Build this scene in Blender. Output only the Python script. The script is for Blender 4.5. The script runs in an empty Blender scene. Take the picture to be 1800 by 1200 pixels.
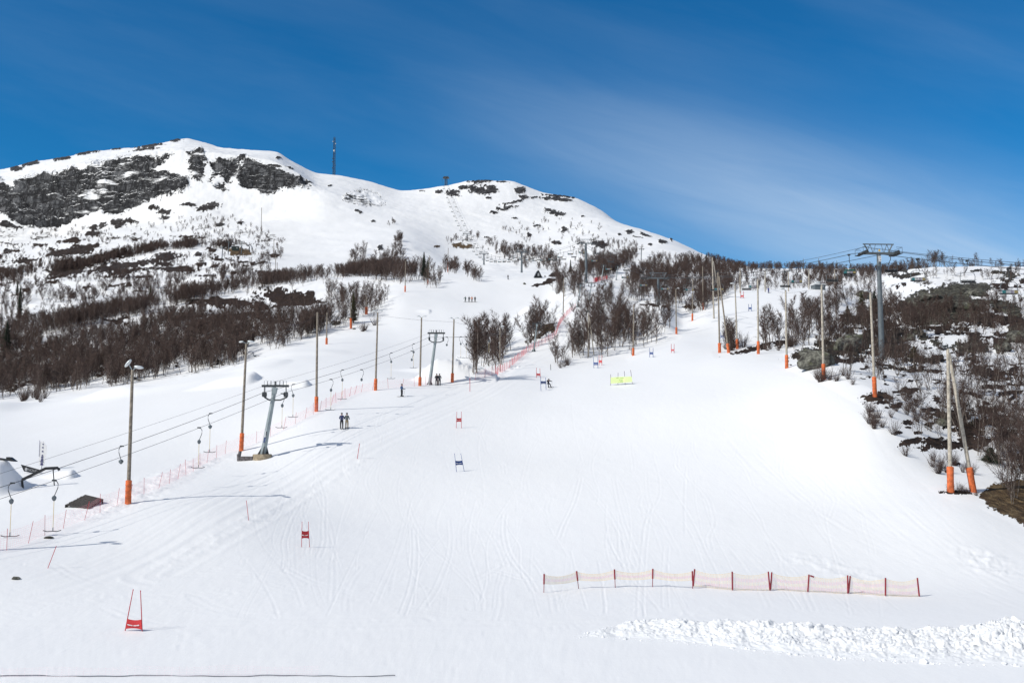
import bpy, bmesh, math, random
import numpy as np
from mathutils import Vector, Matrix

# ------------------------------------------------------------------ camera, world, sun
scene = bpy.context.scene
F, CX, CY, HOR = 1750.0, 900.0, 600.0, 750.0          # photo pixels (1800 x 1200)
PITCH = math.atan((HOR - CY) / F)
CAMZ = 10.0
cam_d = bpy.data.cameras.new('camera')
cam_d.sensor_width = 36.0
cam_d.lens = 36.0 * F / 1800.0
cam_d.clip_start = 0.5
cam_d.clip_end = 30000
cam = bpy.data.objects.new('camera', cam_d)
scene.collection.objects.link(cam)
cam.location = (0, 0, CAMZ)
cam.rotation_euler = (math.pi / 2 + PITCH, 0, 0)
scene.camera = cam

scene.view_settings.view_transform = 'Standard'
scene.view_settings.look = 'None'
scene.view_settings.gamma = 1
scene.view_settings.exposure = 0.0

SUN_EL = math.radians(41)
SUN_V = Vector((-0.86 * math.cos(SUN_EL), -0.51 * math.cos(SUN_EL), math.sin(SUN_EL))).normalized()
sun_d = bpy.data.lights.new('sun', 'SUN')
sun_d.energy = 3.6
sun_d.angle = math.radians(0.5)
sun_d.color = (1.0, 0.955, 0.86)
sun = bpy.data.objects.new('sun', sun_d)
scene.collection.objects.link(sun)
sun.rotation_euler = SUN_V.to_track_quat('Z', 'Y').to_euler()
sun.location = (-200, -100, 300)


class NT:
    """tiny node-tree helper"""
    def __init__(self, tree):
        self.t = tree
        self.n = tree.nodes
        self.l = tree.links

    def new(self, typ, **kw):
        nd = self.n.new(typ)
        for k, v in kw.items():
            if k.startswith('i_'):
                nd.inputs[k[2:].replace('_', ' ')].default_value = v
            else:
                setattr(nd, k, v)
        return nd

    def put(self, sock, val):
        if hasattr(val, 'is_output') or isinstance(val, bpy.types.NodeSocket):
            self.l.new(val, sock)
        else:
            sock.default_value = val

    def math(self, op, a, b=0.0, c=0.0, clamp=False):
        nd = self.n.new('ShaderNodeMath')
        nd.operation = op
        nd.use_clamp = clamp
        self.put(nd.inputs[0], a)
        self.put(nd.inputs[1], b)
        self.put(nd.inputs[2], c)
        return nd.outputs[0]

    def mix(self, fac, a, b, mode='MIX'):
        nd = self.n.new('ShaderNodeMix')
        nd.data_type = 'RGBA'
        nd.blend_type = mode
        self.put(nd.inputs[0], fac)
        self.put(nd.inputs[6], a)
        self.put(nd.inputs[7], b)
        return nd.outputs[2]

    def ramp(self, fac, stops):
        nd = self.n.new('ShaderNodeValToRGB')
        el = nd.color_ramp.elements
        while len(el) < len(stops):
            el.new(0.5)
        for e, (p, c) in zip(el, stops):
            e.position = p
            e.color = c if len(c) == 4 else (*c, 1)
        self.put(nd.inputs[0], fac)
        return nd.outputs[0]

    def noise(self, vec, scale, detail=3.0, rough=0.5, dist=0.0):
        nd = self.n.new('ShaderNodeTexNoise')
        self.put(nd.inputs['Vector'], vec)
        nd.inputs['Scale'].default_value = scale
        nd.inputs['Detail'].default_value = detail
        nd.inputs['Roughness'].default_value = rough
        nd.inputs['Distortion'].default_value = dist
        return nd.outputs[0]

    def mapping(self, vec, scale=(1, 1, 1), rot=(0, 0, 0), loc=(0, 0, 0)):
        nd = self.n.new('ShaderNodeMapping')
        self.put(nd.inputs[0], vec)
        nd.inputs['Scale'].default_value = scale
        nd.inputs['Rotation'].default_value = rot
        nd.inputs['Location'].default_value = loc
        return nd.outputs[0]


def build_world():
    w = bpy.data.worlds.new('World')
    scene.world = w
    w.use_nodes = True
    T = NT(w.node_tree)
    T.n.clear()
    sky = T.new('ShaderNodeTexSky')
    sky.sky_type = 'NISHITA'
    sky.sun_disc = False
    sky.sun_elevation = SUN_EL
    sky.sun_rotation = math.atan2(SUN_V.x, SUN_V.y)
    sky.altitude = 900
    sky.air_density = 1.0
    sky.dust_density = 0.25
    sky.ozone_density = 3.0
    tc = T.new('ShaderNodeTexCoord')
    # cirrus veil, laid out by direction: a = x/y, e = z/y of the view direction
    sep = T.new('ShaderNodeSeparateXYZ')
    T.l.new(tc.outputs['Generated'], sep.inputs[0])
    ysafe = T.math('MAXIMUM', sep.outputs[1], 0.05)
    a = T.math('DIVIDE', sep.outputs[0], ysafe)
    e = T.math('DIVIDE', sep.outputs[2], ysafe)
    comb = T.new('ShaderNodeCombineXYZ')
    T.l.new(a, comb.inputs[0])
    T.l.new(e, comb.inputs[1])
    # streaks run down to the right
    ang = math.radians(17)
    along = T.math('SUBTRACT', T.math('MULTIPLY', a, math.cos(ang)), T.math('MULTIPLY', e, math.sin(ang)))
    perp = T.math('ADD', T.math('MULTIPLY', a, math.sin(ang)), T.math('MULTIPLY', e, math.cos(ang)))
    c2 = T.new('ShaderNodeCombineXYZ')
    T.l.new(T.math('MULTIPLY', along, 1.3), c2.inputs[0])
    T.l.new(T.math('MULTIPLY', perp, 7.0), c2.inputs[1])
    n1 = T.noise(c2.outputs[0], 1.6, 6, 0.55, 0.3)
    c3 = T.new('ShaderNodeCombineXYZ')
    T.l.new(T.math('MULTIPLY', along, 2.0), c3.inputs[0])
    T.l.new(T.math('MULTIPLY', perp, 15.0), c3.inputs[1])
    n2 = T.noise(c3.outputs[0], 1.5, 5, 0.6, 0.6)
    # main band centred on perp = 0.30, and a broad weak veil above
    b1 = T.math('SUBTRACT', perp, 0.292)
    g1 = T.math('POWER', 2.718, T.math('MULTIPLY', T.math('MULTIPLY', b1, b1), -1.0 / (2 * 0.050 ** 2)))
    grow = T.math('SMOOTHSTEP', along, 0, 0) if False else None
    mr = T.new('ShaderNodeMapRange')
    mr.interpolation_type = 'SMOOTHSTEP'
    T.l.new(along, mr.inputs[0])
    mr.inputs[1].default_value = -0.28
    mr.inputs[2].default_value = 0.38
    fac1 = T.math('MULTIPLY', T.math('MULTIPLY', g1, mr.outputs[0]), T.math('ADD', T.math('MULTIPLY', n2, 0.7), 0.25))
    veil = T.math('MULTIPLY', T.math('SUBTRACT', n1, 0.40, clamp=True), 0.9)
    wisps = T.math('MULTIPLY', veil, T.math('ADD', n2, 0.1))
    fac = T.math('ADD', T.math('MULTIPLY', fac1, 0.84), T.math('MULTIPLY', wisps, 0.28), clamp=True)
    # a polarising filter deepened the blue at right angles to the sun; unseen white cloud behind the camera is added to neutralise the fill light
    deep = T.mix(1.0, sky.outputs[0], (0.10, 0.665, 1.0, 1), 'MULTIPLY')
    fill_sky = T.mix(0.42, sky.outputs[0], (4.6, 4.7, 4.9, 1))
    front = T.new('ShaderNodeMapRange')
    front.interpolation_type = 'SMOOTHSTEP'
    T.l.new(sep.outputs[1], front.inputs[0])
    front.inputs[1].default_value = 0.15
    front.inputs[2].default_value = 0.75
    tint = T.mix(front.outputs[0], fill_sky, deep)
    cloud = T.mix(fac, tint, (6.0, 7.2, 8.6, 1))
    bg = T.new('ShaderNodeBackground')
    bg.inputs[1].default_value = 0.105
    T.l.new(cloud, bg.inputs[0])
    out = T.new('ShaderNodeOutputWorld')
    T.l.new(bg.outputs[0], out.inputs[0])


build_world()


# ------------------------------------------------------------------ projection helpers
SP, CP = math.sin(PITCH), math.cos(PITCH)


def ray_uv(px, py):
    dx = px - CX
    dy = F * CP - (CY - py) * SP
    dz = F * SP + (CY - py) * CP
    return dx / dy, dz / dy


def project(X, Y, Z):
    z = Z - CAMZ
    depth = Y * CP + z * SP
    upc = -Y * SP + z * CP
    return CX + F * X / depth, CY - F * upc / depth


def at(px, py, Y):
    """world point seen at photo pixel (px, py) at forward distance Y"""
    u, v = ray_uv(px, py)
    return Vector((u * Y, Y, CAMZ + v * Y))


# ------------------------------------------------------------------ noise
def _hash(ix, iy, iz, seed):
    h = (ix * 374761393 + iy * 668265263 + iz * 2147483647 + seed * 1274126177) & 0xFFFFFFFF
    h = ((h ^ (h >> 13)) * 1274126177) & 0xFFFFFFFF
    h = h ^ (h >> 16)
    return (h & 0xFFFF).astype(np.float32) / 65535.0


def vnoise(x, y, z=None, seed=0):
    if z is None:
        z = np.zeros_like(x)
    xi, yi, zi = np.floor(x).astype(np.int64), np.floor(y).astype(np.int64), np.floor(z).astype(np.int64)
    fx, fy, fz = x - xi, y - yi, z - zi
    fx = fx * fx * fx * (fx * (fx * 6 - 15) + 10)
    fy = fy * fy * fy * (fy * (fy * 6 - 15) + 10)
    fz = fz * fz * (3 - 2 * fz)
    r = 0
    for dz in (0, 1):
        wz = fz if dz else 1 - fz
        if dz and not np.any(fz):
            continue
        for dy in (0, 1):
            wy = fy if dy else 1 - fy
            for dx in (0, 1):
                wx = fx if dx else 1 - fx
                r = r + wx * wy * wz * _hash(xi + dx, yi + dy, zi + dz, seed)
    return r * 2 - 1


def fbm(x, y, octv=4, gain=0.5, seed=0, z=None):
    a, s, t = 1.0, 0.0, 0.0
    for o in range(octv):
        k = 2.03 ** o
        s = s + a * vnoise(x * k + 17.3 * o, y * k - 9.1 * o, None if z is None else z * k, seed + o)
        t += a
        a *= gain
    return s / t


def pchip_fn(xs, ys, xq):
    xs, ys = np.asarray(xs, float), np.asarray(ys, float)
    if len(xs) == 1:
        return np.full_like(xq, ys[0])
    h = np.diff(xs)
    d = np.diff(ys) / h
    m = np.zeros_like(ys)
    m[0], m[-1] = d[0], d[-1]
    for i in range(1, len(xs) - 1):
        if d[i - 1] * d[i] > 0:
            w1, w2 = 2 * h[i] + h[i - 1], h[i] + 2 * h[i - 1]
            m[i] = (w1 + w2) / (w1 / d[i - 1] + w2 / d[i])
    q = np.clip(xq, xs[0], xs[-1])
    i = np.clip(np.searchsorted(xs, q, side='right') - 1, 0, len(xs) - 2)
    t = (q - xs[i]) / h[i]
    return ((2 * t**3 - 3 * t**2 + 1) * ys[i] + (t**3 - 2 * t**2 + t) * h[i] * m[i]
            + (-2 * t**3 + 3 * t**2) * ys[i + 1] + (t**3 - t**2) * h[i] * m[i + 1])


# ------------------------------------------------------------------ terrain contour lines
# each: (distance, {photo x: photo y})  or  (distance, height)
LINES = [
    (8, 0.4), (22, 0.4), (36, 0.4), (48, 0.45),
    (60, {-250: 985, 0: 1000, 225: 1014, 450: 1018, 600: 1028, 750: 1032, 1150: 1031, 1617: 1046, 1800: 1040, 2050: 1030}),
    (80, {-250: 885, 0: 895, 225: 890, 330: 886, 450: 897, 560: 920, 700: 932, 800: 934, 900: 930, 1200: 915, 1500: 900, 1650: 884, 1740: 893, 1800: 914, 2050: 940}),
    (105, {-250: 800, 0: 805, 225: 808, 450: 806, 520: 792, 600: 788, 690: 796, 807: 807, 900: 812, 1050: 809, 1200: 800, 1350: 780, 1450: 745, 1538: 712, 1600: 745, 1680: 782, 1800: 795, 2050: 800}),
    (130, {-250: 765, 0: 765, 225: 746, 450: 726, 556: 713, 600: 714, 690: 718, 750: 722, 806: 728, 900: 728, 1050: 719, 1200: 700, 1300: 690, 1383: 668, 1448: 648, 1538: 668, 1650: 700, 1800: 712, 2050: 720}),
    (155, {-250: 738, 0: 738, 225: 714, 450: 688, 556: 683, 600: 684, 660: 674, 738: 676, 795: 679, 900: 676, 953: 682, 1050: 672, 1200: 655, 1333: 630, 1383: 630, 1450: 622, 1540: 635, 1650: 650, 1800: 655, 2050: 665}),
    (190, {-250: 722, 0: 712, 120: 700, 225: 687, 330: 668, 420: 655, 500: 640, 600: 640, 700: 650, 820: 655, 900: 641, 985: 642, 1050: 637, 1120: 628, 1200: 609, 1265: 613, 1300: 603, 1350: 598, 1450: 592, 1540: 602, 1650: 604, 1800: 610, 2050: 610}),
    (225, {-250: 705, 0: 692, 225: 664, 400: 632, 480: 618, 520: 613, 600: 612, 700: 620, 830: 628, 900: 618, 950: 610, 1000: 605, 1050: 610, 1120: 605, 1190: 592, 1250: 588, 1300: 580, 1400: 572, 1540: 580, 1650: 574, 1800: 578, 2050: 580}),
    (260, {-250: 685, 0: 662, 225: 635, 400: 602, 480: 590, 520: 588, 600: 585, 700: 588, 830: 592, 900: 592, 950: 582, 1018: 556, 1050: 560, 1120: 575, 1160: 548, 1200: 572, 1250: 556, 1300: 548, 1400: 543, 1540: 560, 1650: 530, 1800: 535, 2050: 535}),
    (320, {-250: 640, 0: 612, 225: 586, 450: 558, 600: 540, 650: 535, 712: 522, 760: 525, 827: 531, 900: 536, 950: 535, 1000: 515, 1050: 510, 1120: 532, 1200: 530, 1240: 528, 1300: 514, 1400: 508, 1450: 505, 1540: 525, 1650: 497, 1800: 500, 2050: 500}),
    (390, {-250: 595, 0: 566, 225: 545, 450: 522, 600: 500, 690: 491, 750: 489, 850: 487, 950: 489, 1000: 492, 1050: 497, 1120: 510, 1200: 508, 1300: 516, 1400: 514, 1450: 509, 1540: 498, 1600: 478, 1650: 471, 1800: 471, 2050: 468}),
    (470, {-250: 560, 0: 535, 225: 515, 450: 500, 600: 486, 690: 486, 750: 482, 850: 482, 950: 485, 1050: 485, 1200: 485, 1300: 489, 1400: 489, 1540: 486, 1650: 484, 1800: 484, 2050: 482}),
    (560, {-250: 525, 0: 505, 225: 478, 420: 458, 550: 466, 690: 472, 750: 474, 850: 480, 950: 482, 1050: 474, 1200: 471, 1300: 475, 1400: 473, 1540: 478, 1700: 500, 2050: 500}),
    (650, {-250: 490, 0: 475, 225: 448, 330: 436, 420: 438, 550: 440, 690: 436, 850: 474, 950: 474, 1050: 462, 1150: 452, 1235: 453, 1300: 468, 1400: 478, 1540: 500, 2050: 530}),
    (780, {-250: 450, 0: 434, 225: 408, 420: 400, 550: 400, 690: 402, 820: 434, 950: 434, 1050: 424, 1150: 424, 1235: 449, 1300: 468, 1400: 490, 1540: 520, 2050: 560}),
    (900, {-250: 415, 0: 398, 80: 398, 180: 374, 300: 338, 330: 326, 400: 338, 460: 342, 545: 336, 690: 366, 850: 384, 950: 392, 1050: 388, 1100: 396, 1180: 421, 1235: 449, 1300: 476, 1400: 520, 2050: 600}),
    (922, {-250: 335, 0: 322, 80: 305, 170: 286, 330: 264, 420: 274, 480: 284, 515: 300, 560: 328, 600: 338, 690: 360, 850: 374, 950: 382, 1050: 384, 1100: 395, 1180: 423, 1235: 452, 1300: 480, 1400: 530, 2050: 620}),
    (1050, {-250: 322, 0: 306, 60: 291, 150: 273, 240: 261, 320: 251, 400: 262, 485: 267, 510: 281, 560: 305, 590: 308, 650: 320, 710: 335, 740: 333, 790: 325, 830: 318, 895: 317, 920: 325, 960: 340, 1000: 346, 1040: 360, 1100: 400, 1180: 440, 1300: 520, 2050: 660}),
    (1300, {-250: 320, 0: 298, 60: 285, 110: 279, 150: 269, 200: 263, 240: 260, 280: 253, 310: 246, 328: 243, 345: 247, 370: 254, 400: 266, 485: 285, 560: 315, 590: 320, 710: 355, 900: 360, 1000: 400, 1100: 440, 1300: 560, 2050: 690}),
    (1800, {-250: 400, 300: 380, 600: 430, 900: 480, 1300: 620, 2050: 720}),
    (3500, 20.0), (9000, 5.0), (26000, 0.0),
]
NSUB = [3, 4, 18, 40, 70, 70, 60, 44, 36, 34, 32, 40, 34, 20, 22, 24, 30, 40, 90, 34, 26, 4, 3, 3, 3]


def grid_cols():
    inner = np.arange(-0.560, 0.5601, 1.6 / F)
    out = 0.560 + np.cumsum(0.004 * 1.09 ** np.arange(42))
    return np.concatenate([-out[::-1], inner, out])


def smooth1d(a, s):
    r = int(3 * s)
    k = np.exp(-0.5 * (np.arange(-r, r + 1) / s) ** 2)
    k /= k.sum()
    p = np.pad(a, r, mode='edge')
    return np.convolve(p, k, mode='valid')


U = grid_cols()
pxs = np.arange(-260, 2070, 4.0)
DK, ZK = [], []
for D, spec in LINES:
    if isinstance(spec, dict):
        xs = sorted(spec)
        pys = pchip_fn(xs, [spec[x] for x in xs], pxs)
        uu, vv = ray_uv(pxs, pys)
        DK.append(np.full_like(U, D))
        ZK.append(CAMZ + np.interp(U, uu, vv) * D)
    else:
        DK.append(np.full_like(U, float(D)))
        ZK.append(np.full_like(U, float(spec)))
DK, ZK = np.array(DK), np.array(ZK)
_in = slice(42, len(U) - 42)
for k_, (D_, sp_) in enumerate(LINES):
    if 55 < D_ < 200:
        ZK[k_, _in] = smooth1d(ZK[k_, _in], 34 if D_ < 100 else 24)
H = np.diff(DK, axis=0)
S = np.diff(ZK, axis=0) / H
M = np.zeros_like(ZK)
M[0], M[-1] = S[0], S[-1]
w1, w2 = 2 * H[1:] + H[:-1], H[1:] + 2 * H[:-1]
same = (S[:-1] * S[1:]) > 0
with np.errstate(divide='ignore', invalid='ignore'):
    hm = (w1 + w2) / (w1 / np.where(same, S[:-1], 1) + w2 / np.where(same, S[1:], 1))
M[1:-1] = np.where(same, hm, 0)
# no flattening except at true crests
GD, GZ, rowk = [], [], []
for k in range(len(LINES) - 1):
    n = NSUB[k]
    for j in range(n + (1 if k == len(LINES) - 2 else 0)):
        t = j / n
        GD.append(DK[k] + t * H[k])
        if LINES[k][0] >= 900:      # straight between the summit lines, so that the ridges stay crisp
            GZ.append((1 - t) * ZK[k] + t * ZK[k + 1])
            rowk.append(k)
            continue
        GZ.append((2 * t**3 - 3 * t**2 + 1) * ZK[k] + (t**3 - 2 * t**2 + t) * H[k] * M[k]
                  + (-2 * t**3 + 3 * t**2) * ZK[k + 1] + (t**3 - t**2) * H[k] * M[k + 1])
        rowk.append(k)
GD, GZ = np.array(GD), np.array(GZ)
GX = GD * U[None, :]
NR, NC = GD.shape
PX, PY = project(GX, GD, GZ)          # where each vertex of the smooth ground falls in the photo


# ------------------------------------------------------------------ masks (where rock, heath and wild snow lie)
def poly_mask(px, py, poly, soft=8.0):
    """1 inside, fades to 0 over `soft` pixels outside"""
    P = np.array(poly, float)
    x0, y0 = P.min(0) - soft
    x1, y1 = P.max(0) + soft
    sel = (px > x0) & (px < x1) & (py > y0) & (py < y1)
    res = np.zeros(px.shape, np.float32)
    if not sel.any():
        return res
    X, Y = px[sel], py[sel]
    inside = np.zeros(X.shape, bool)
    dist = np.full(X.shape, 1e9)
    for i in range(len(P)):
        ax, ay = P[i]
        bx, by = P[(i + 1) % len(P)]
        if ay != by:
            c = ((ay > Y) != (by > Y)) & (X < (bx - ax) * (Y - ay) / (by - ay) + ax)
            inside ^= c
        L = (bx - ax) ** 2 + (by - ay) ** 2 + 1e-9
        t = np.clip(((X - ax) * (bx - ax) + (Y - ay) * (by - ay)) / L, 0, 1)
        dist = np.minimum(dist, np.hypot(X - ax - t * (bx - ax), Y - ay - t * (by - ay)))
    sd = np.where(inside, dist, -dist)
    res[sel] = np.clip((sd + soft) / (soft if soft > 0 else 1) * 0.5, 0, 1)
    return res


WILD = [
    [(-400, 740), (0, 703), (120, 690), (225, 678), (330, 660), (420, 638), (500, 606), (560, 600), (640, 575), (690, 530),
     (700, 505), (690, 485), (610, 470), (490, 475), (480, 400), (600, 325), (540, 300), (420, 250), (-400, 240)],
    [(1300, 600), (1345, 560), (1440, 520), (1462, 470), (1620, 462), (2200, 455), (2200, 1050), (1800, 915), (1725, 880),
     (1650, 858), (1570, 790), (1525, 705), (1450, 662), (1395, 640), (1330, 617), (1265, 617)],
    [(815, 655), (885, 652), (940, 600), (985, 590), (975, 540), (930, 545), (850, 590), (815, 620)],
    [(985, 632), (1100, 625), (1150, 600), (1185, 588), (1190, 560), (1240, 550), (1300, 505), (1300, 468), (1240, 452),
     (1120, 430), (1000, 420), (800, 430), (640, 420), (640, 470), (830, 480), (960, 495), (1050, 500), (1080, 510), (1000, 600)],
]
wild = np.zeros(PX.shape, np.float32)
for P_ in WILD:
    wild = np.maximum(wild, poly_mask(PX, PY, P_, 14))
far_hill = np.clip((GD - 480) / 150, 0, 1) * 0.5
wild = np.maximum(wild, far_hill)
wild = np.where(np.abs(U)[None, :] > 0.56, np.maximum(wild, np.clip((GD - 120) / 100, 0, 1)), wild).astype(np.float32)

# bare ground: (x, y, half width, half height, tilt degrees, rockiness)
BARE = [
    (125, 423, 20, 4, 5, 0), (165, 402, 9, 5, 5, .5), (180, 395, 8, 5, 0, .5), (208, 393, 13, 6, 0, .6), (226, 389, 12, 4, 0, .5), (165, 411, 14, 4, 12, .3),
    (275, 365, 11, 4, 0, .6), (290, 374, 13, 5, 0, .6), (288, 383, 10, 3, 0, .6), (330, 362, 14, 3, -5, .6), (368, 364, 20, 6, 8, .6),
    (45, 457, 30, 5, 8, .1), (132, 441, 38, 6, 6, .1), (160, 433, 26, 4, 4, .1), (98, 447, 14, 5, 5, .3), (115, 478, 34, 11, 12, .1),
    (150, 462, 34, 8, 12, .1), (215, 465, 48, 9, 8, .2), (225, 476, 40, 6, 4, .1), (295, 452, 22, 7, 5, .3), (284, 465, 16, 7, 0, .2), (305, 475, 34, 5, 0, .2),
    (222, 447, 12, 4, 0, .3), (270, 458, 10, 6, 0, .2), (190, 470, 30, 8, 8, .1), (350, 447, 8, 3, 0, .4), (350, 467, 12, 4, 0, .3), (12, 441, 8, 3, 0, .4),
    (385, 396, 9, 3, 0, .7), (422, 392, 6, 4, 0, .7), (10, 397, 16, 5, -10, .8), (26, 400, 10, 4, 5, .8),
    (512, 522, 60, 10, -2, 0), (470, 536, 40, 6, -3, 0), (425, 556, 52, 7, -5, 0), (400, 531, 60, 5, 3, 0), (330, 552, 40, 6, 5, 0), (350, 575, 30, 4, 0, 0), (260, 610, 40, 3, 4, 0), (590, 569, 8, 2.5, -3, .9),
    (422, 444, 24, 4, -2, -1), (812, 433, 20, 4, -2, -1), (768, 434, 5, 2, 0, -.5), (480, 449, 10, 2.5, 5, 0),
    (1600, 486, 32, 5, 3, .6), (1715, 480, 11, 3.5, 8, 1), (1762, 482, 16, 3, 10, 1), (1774, 488, 12, 9, 0, 1), (1590, 480, 12, 3, 0, .6),
    (1480, 612, 66, 20, 5, .4), (1425, 628, 30, 10, 0, .3), (1480, 640, 60, 8, 3, 0), (1560, 600, 40, 26, 0, .2), (1520, 560, 40, 12, 10, .6), (1555, 545, 18, 12, 0, .3),
    (1702, 603, 24, 8, 0, .9), (1762, 604, 17, 7, 5, .9), (1790, 582, 20, 13, 0, .9), (1645, 598, 10, 5, -10, .7), (1621, 590, 13, 5, -15, .9), (1620, 630, 40, 9, 6, .3), (1590, 655, 30, 6, 0, .3),
    (1738, 660, 40, 11, -8, 0), (1718, 650, 14, 14, 0, 0), (1705, 629, 14, 4, 0, .3), (1541, 704, 24, 7, 0, -.2), (1548, 713, 12, 3, 0, 0), (1575, 719, 14, 4, 8, 0), (1635, 728, 16, 5, 3, 0), (1636, 740, 7, 3, 0, .4),
    (1680, 742, 40, 12, -8, .4), (1700, 760, 34, 16, -15, 0), (1645, 782, 26, 12, 0, 0), (1600, 780, 22, 5, 8, 0), (1700, 783, 46, 9, 5, 0), (1735, 727, 24, 9, 0, 0), (1594, 748, 10, 4, 0, 0), (1594, 756, 8, 2, 0, 0),
    (1580, 764, 8, 2, 0, 0), (1614, 765, 8, 2.5, 0, 0), (1760, 745, 30, 8, 0, 0), (1780, 700, 26, 5, 5, 0), (1770, 770, 22, 7, 0, 0), (1745, 690, 20, 4, 0, 0), (1790, 805, 20, 6, 0, 0), (1686, 867, 20, 3, -3, 0), (1672, 866, 14, 3, 0, 0),
    (1680, 818, 10, 3, 0, 0), (1640, 548, 60, 14, 4, .3), (1760, 560, 50, 8, -8, 0), (1700, 560, 60, 10, 0, .2), (1640, 575, 40, 6, 0, 0),
    (1325, 612, 44, 4, 14, 0), (1370, 603, 16, 4, 5, 0), (965, 583, 16, 6, 20, -.6), (945, 597, 18, 4, 25, -.2), (1150, 541, 26, 2.5, 0, 0), (1215, 543, 10, 3, 0, -.4),
    (964, 498, 22, 3, 12, 0), (968, 487, 10, 3, 18, .3), (650, 463, 16, 4, 5, 0), (668, 436, 5, 4, 0, .9), (630, 372, 6, 2, -10, .9), (656, 389, 4, 1.5, 0, .9), (580, 326, 5, 2, 20, .9),
    (845, 333, 22, 7, 3, 1), (862, 336, 14, 5, 0, 1), (797, 340, 12, 5, -8, 1), (772, 338, 9, 2, 0, 1), (813, 331, 9, 3, 0, 1), (850, 318.5, 24, 2.2, 4, 1), (884, 319, 14, 1.6, -3, 1), (915, 334, 9, 5, 5, 1),
    (868, 373, 7, 3, 0, 1), (890, 365, 16, 4, 10, 1), (903, 355, 22, 2, 12, 1), (920, 347, 10, 3, -10, 1), (940, 347, 12, 2, 5, 1), (960, 349, 10, 2.5, 0, 1), (987, 352, 20, 3, -6, 1), (975, 345, 24, 1.8, -5, 1), (1003, 348, 14, 1.5, -5, 1),
    (978, 375, 14, 5, -12, 1), (963, 369, 7, 3, 0, 1), (1025, 381, 4, 2, 0, 1), (1105, 407, 9, 3, 0, 1), (1135, 413, 10, 2.5, -20, 1), (1142, 430, 5, 2, 0, 1), (1165, 427, 8, 2.5, -15, 1), (1180, 420, 4, 4, 20, 1), (1120, 417, 8, 2, -10, 1),
    (992, 404, 5, 5, 0, .7), (1052, 430, 14, 6, -5, .5), (1058, 434, 7, 3, 0, .7), (980, 428, 9, 3, 0, .6), (1089, 412, 4, 2, 0, 1), (945, 397, 6, 2, 0, .8), (930, 413, 4, 3, 0, .7), (905, 385, 5, 2, 0, .8), (1012, 344, 3, 2, 0, 1), (858, 348, 5, 2, 0, 1),
    (855, 418, 5, 2, 0, .7), (740, 336, 6, 1, 0, 1), (150, 270, 20, 2.2, 10, .8), (112, 279, 16, 2, 12, .8), (56, 288, 14, 2.2, 12, .8), (28, 298, 12, 3, 5, .8), (265, 257, 26, 2.2, 8, .8), (308, 247, 14, 3, 5, .8), (250, 263, 24, 1.8, 6, .8), (205, 262, 12, 1.6, 5, .8), (388, 279, 10, 3, 0, .8), (458, 294, 12, 2.5, -5, .8), (485, 292, 10, 2, -10, .8), (490, 278, 4, 2, 0, .8), (425, 276, 8, 4, 0, .8), (508, 295, 8, 1.5, -20, .8),
]
ROCKPOLY = [
    ([(-300, 320), (0, 312), (6, 324), (22, 332), (30, 314), (60, 308), (80, 300), (86, 306), (110, 300), (130, 293), (150, 297), (166, 284),
      (200, 280), (215, 275), (240, 276), (272, 273), (302, 268), (285, 284), (262, 297), (300, 303), (330, 312), (334, 325), (322, 336), (300, 341),
      (265, 352), (240, 363), (215, 373), (181, 373), (178, 364), (150, 376), (130, 384), (100, 395), (75, 398), (50, 397), (30, 391), (14, 387), (8, 379), (0, 376), (-300, 400)], 3),
    ([(329, 266), (355, 264), (368, 280), (360, 300), (350, 319), (336, 312)], 2),
    ([(372, 285), (390, 279), (424, 277), (416, 300), (405, 321), (397, 321), (386, 308), (365, 321), (378, 300)], 2),
    ([(416, 300), (430, 278), (462, 288), (500, 305), (548, 322), (540, 329), (500, 331), (470, 344), (445, 334), (420, 325)], 2),
    ([(372, 325), (388, 318), (398, 328), (394, 335), (378, 332)], 1.5),
    ([(604, 346), (620, 336), (640, 334), (664, 338), (676, 355), (666, 363), (630, 360), (608, 354)], 2),
    ([(1592, 522), (1618, 509), (1680, 502), (1736, 504), (1750, 511), (1700, 518), (1770, 527), (1800, 543), (1785, 556), (1740, 538), (1690, 560), (1620, 566), (1580, 550)], 4),
]
STRAWPOLY = [([(1722, 872), (1742, 857), (1800, 846), (2250, 830), (2250, 1060), (1800, 922), (1768, 906), (1736, 891)], 4)]

edge = fbm(PX / 14.0, PY / 7.0, 4, 0.6, 11)
edge2 = fbm(PX / 4.2, PY / 2.4, 3, 0.7, 31)
bare = np.zeros(PX.shape, np.float32)
rocky = np.zeros(PX.shape, np.float32)
straw = np.zeros(PX.shape, np.float32)
for (cx, cy, rx, ry, rot, rk) in BARE:
    m = max(rx, ry) * 2.3
    sel = (np.abs(PX - cx) < m) & (np.abs(PY - cy) < m)
    if not sel.any():
        continue
    a = math.radians(-rot)
    dx, dy = PX[sel] - cx, PY[sel] - cy
    lx = (dx * math.cos(a) + dy * math.sin(a)) / rx
    ly = (-dx * math.sin(a) + dy * math.cos(a)) / ry
    d = np.sqrt(lx**2 + ly**2) + 0.75 * edge[sel] + 0.75 * edge2[sel]
    w = np.clip((1.12 - d) * 3.4, 0, 1)
    cur = bare[sel]
    better = w > cur
    rocky[sel] = np.where(better, min(max(rk, 0), .8), rocky[sel])
    straw[sel] = np.where(better, max(-rk, 0), straw[sel])
    bare[sel] = np.maximum(cur, w)
cliff = np.zeros(PX.shape, np.float32)
for P_, soft in ROCKPOLY:
    m = poly_mask(PX + 9 * edge + 5 * edge2, PY + 5 * edge2, P_, soft)
    rocky = np.where(m > 0.3, 1, rocky)
    straw = np.where(m > 0.3, 0, straw)
    bare = np.maximum(bare, m)
    if P_[0][0] < 1500:
        cliff = np.maximum(cliff, m * (0.45 if P_[0][0] > 600 else 1))
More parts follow.
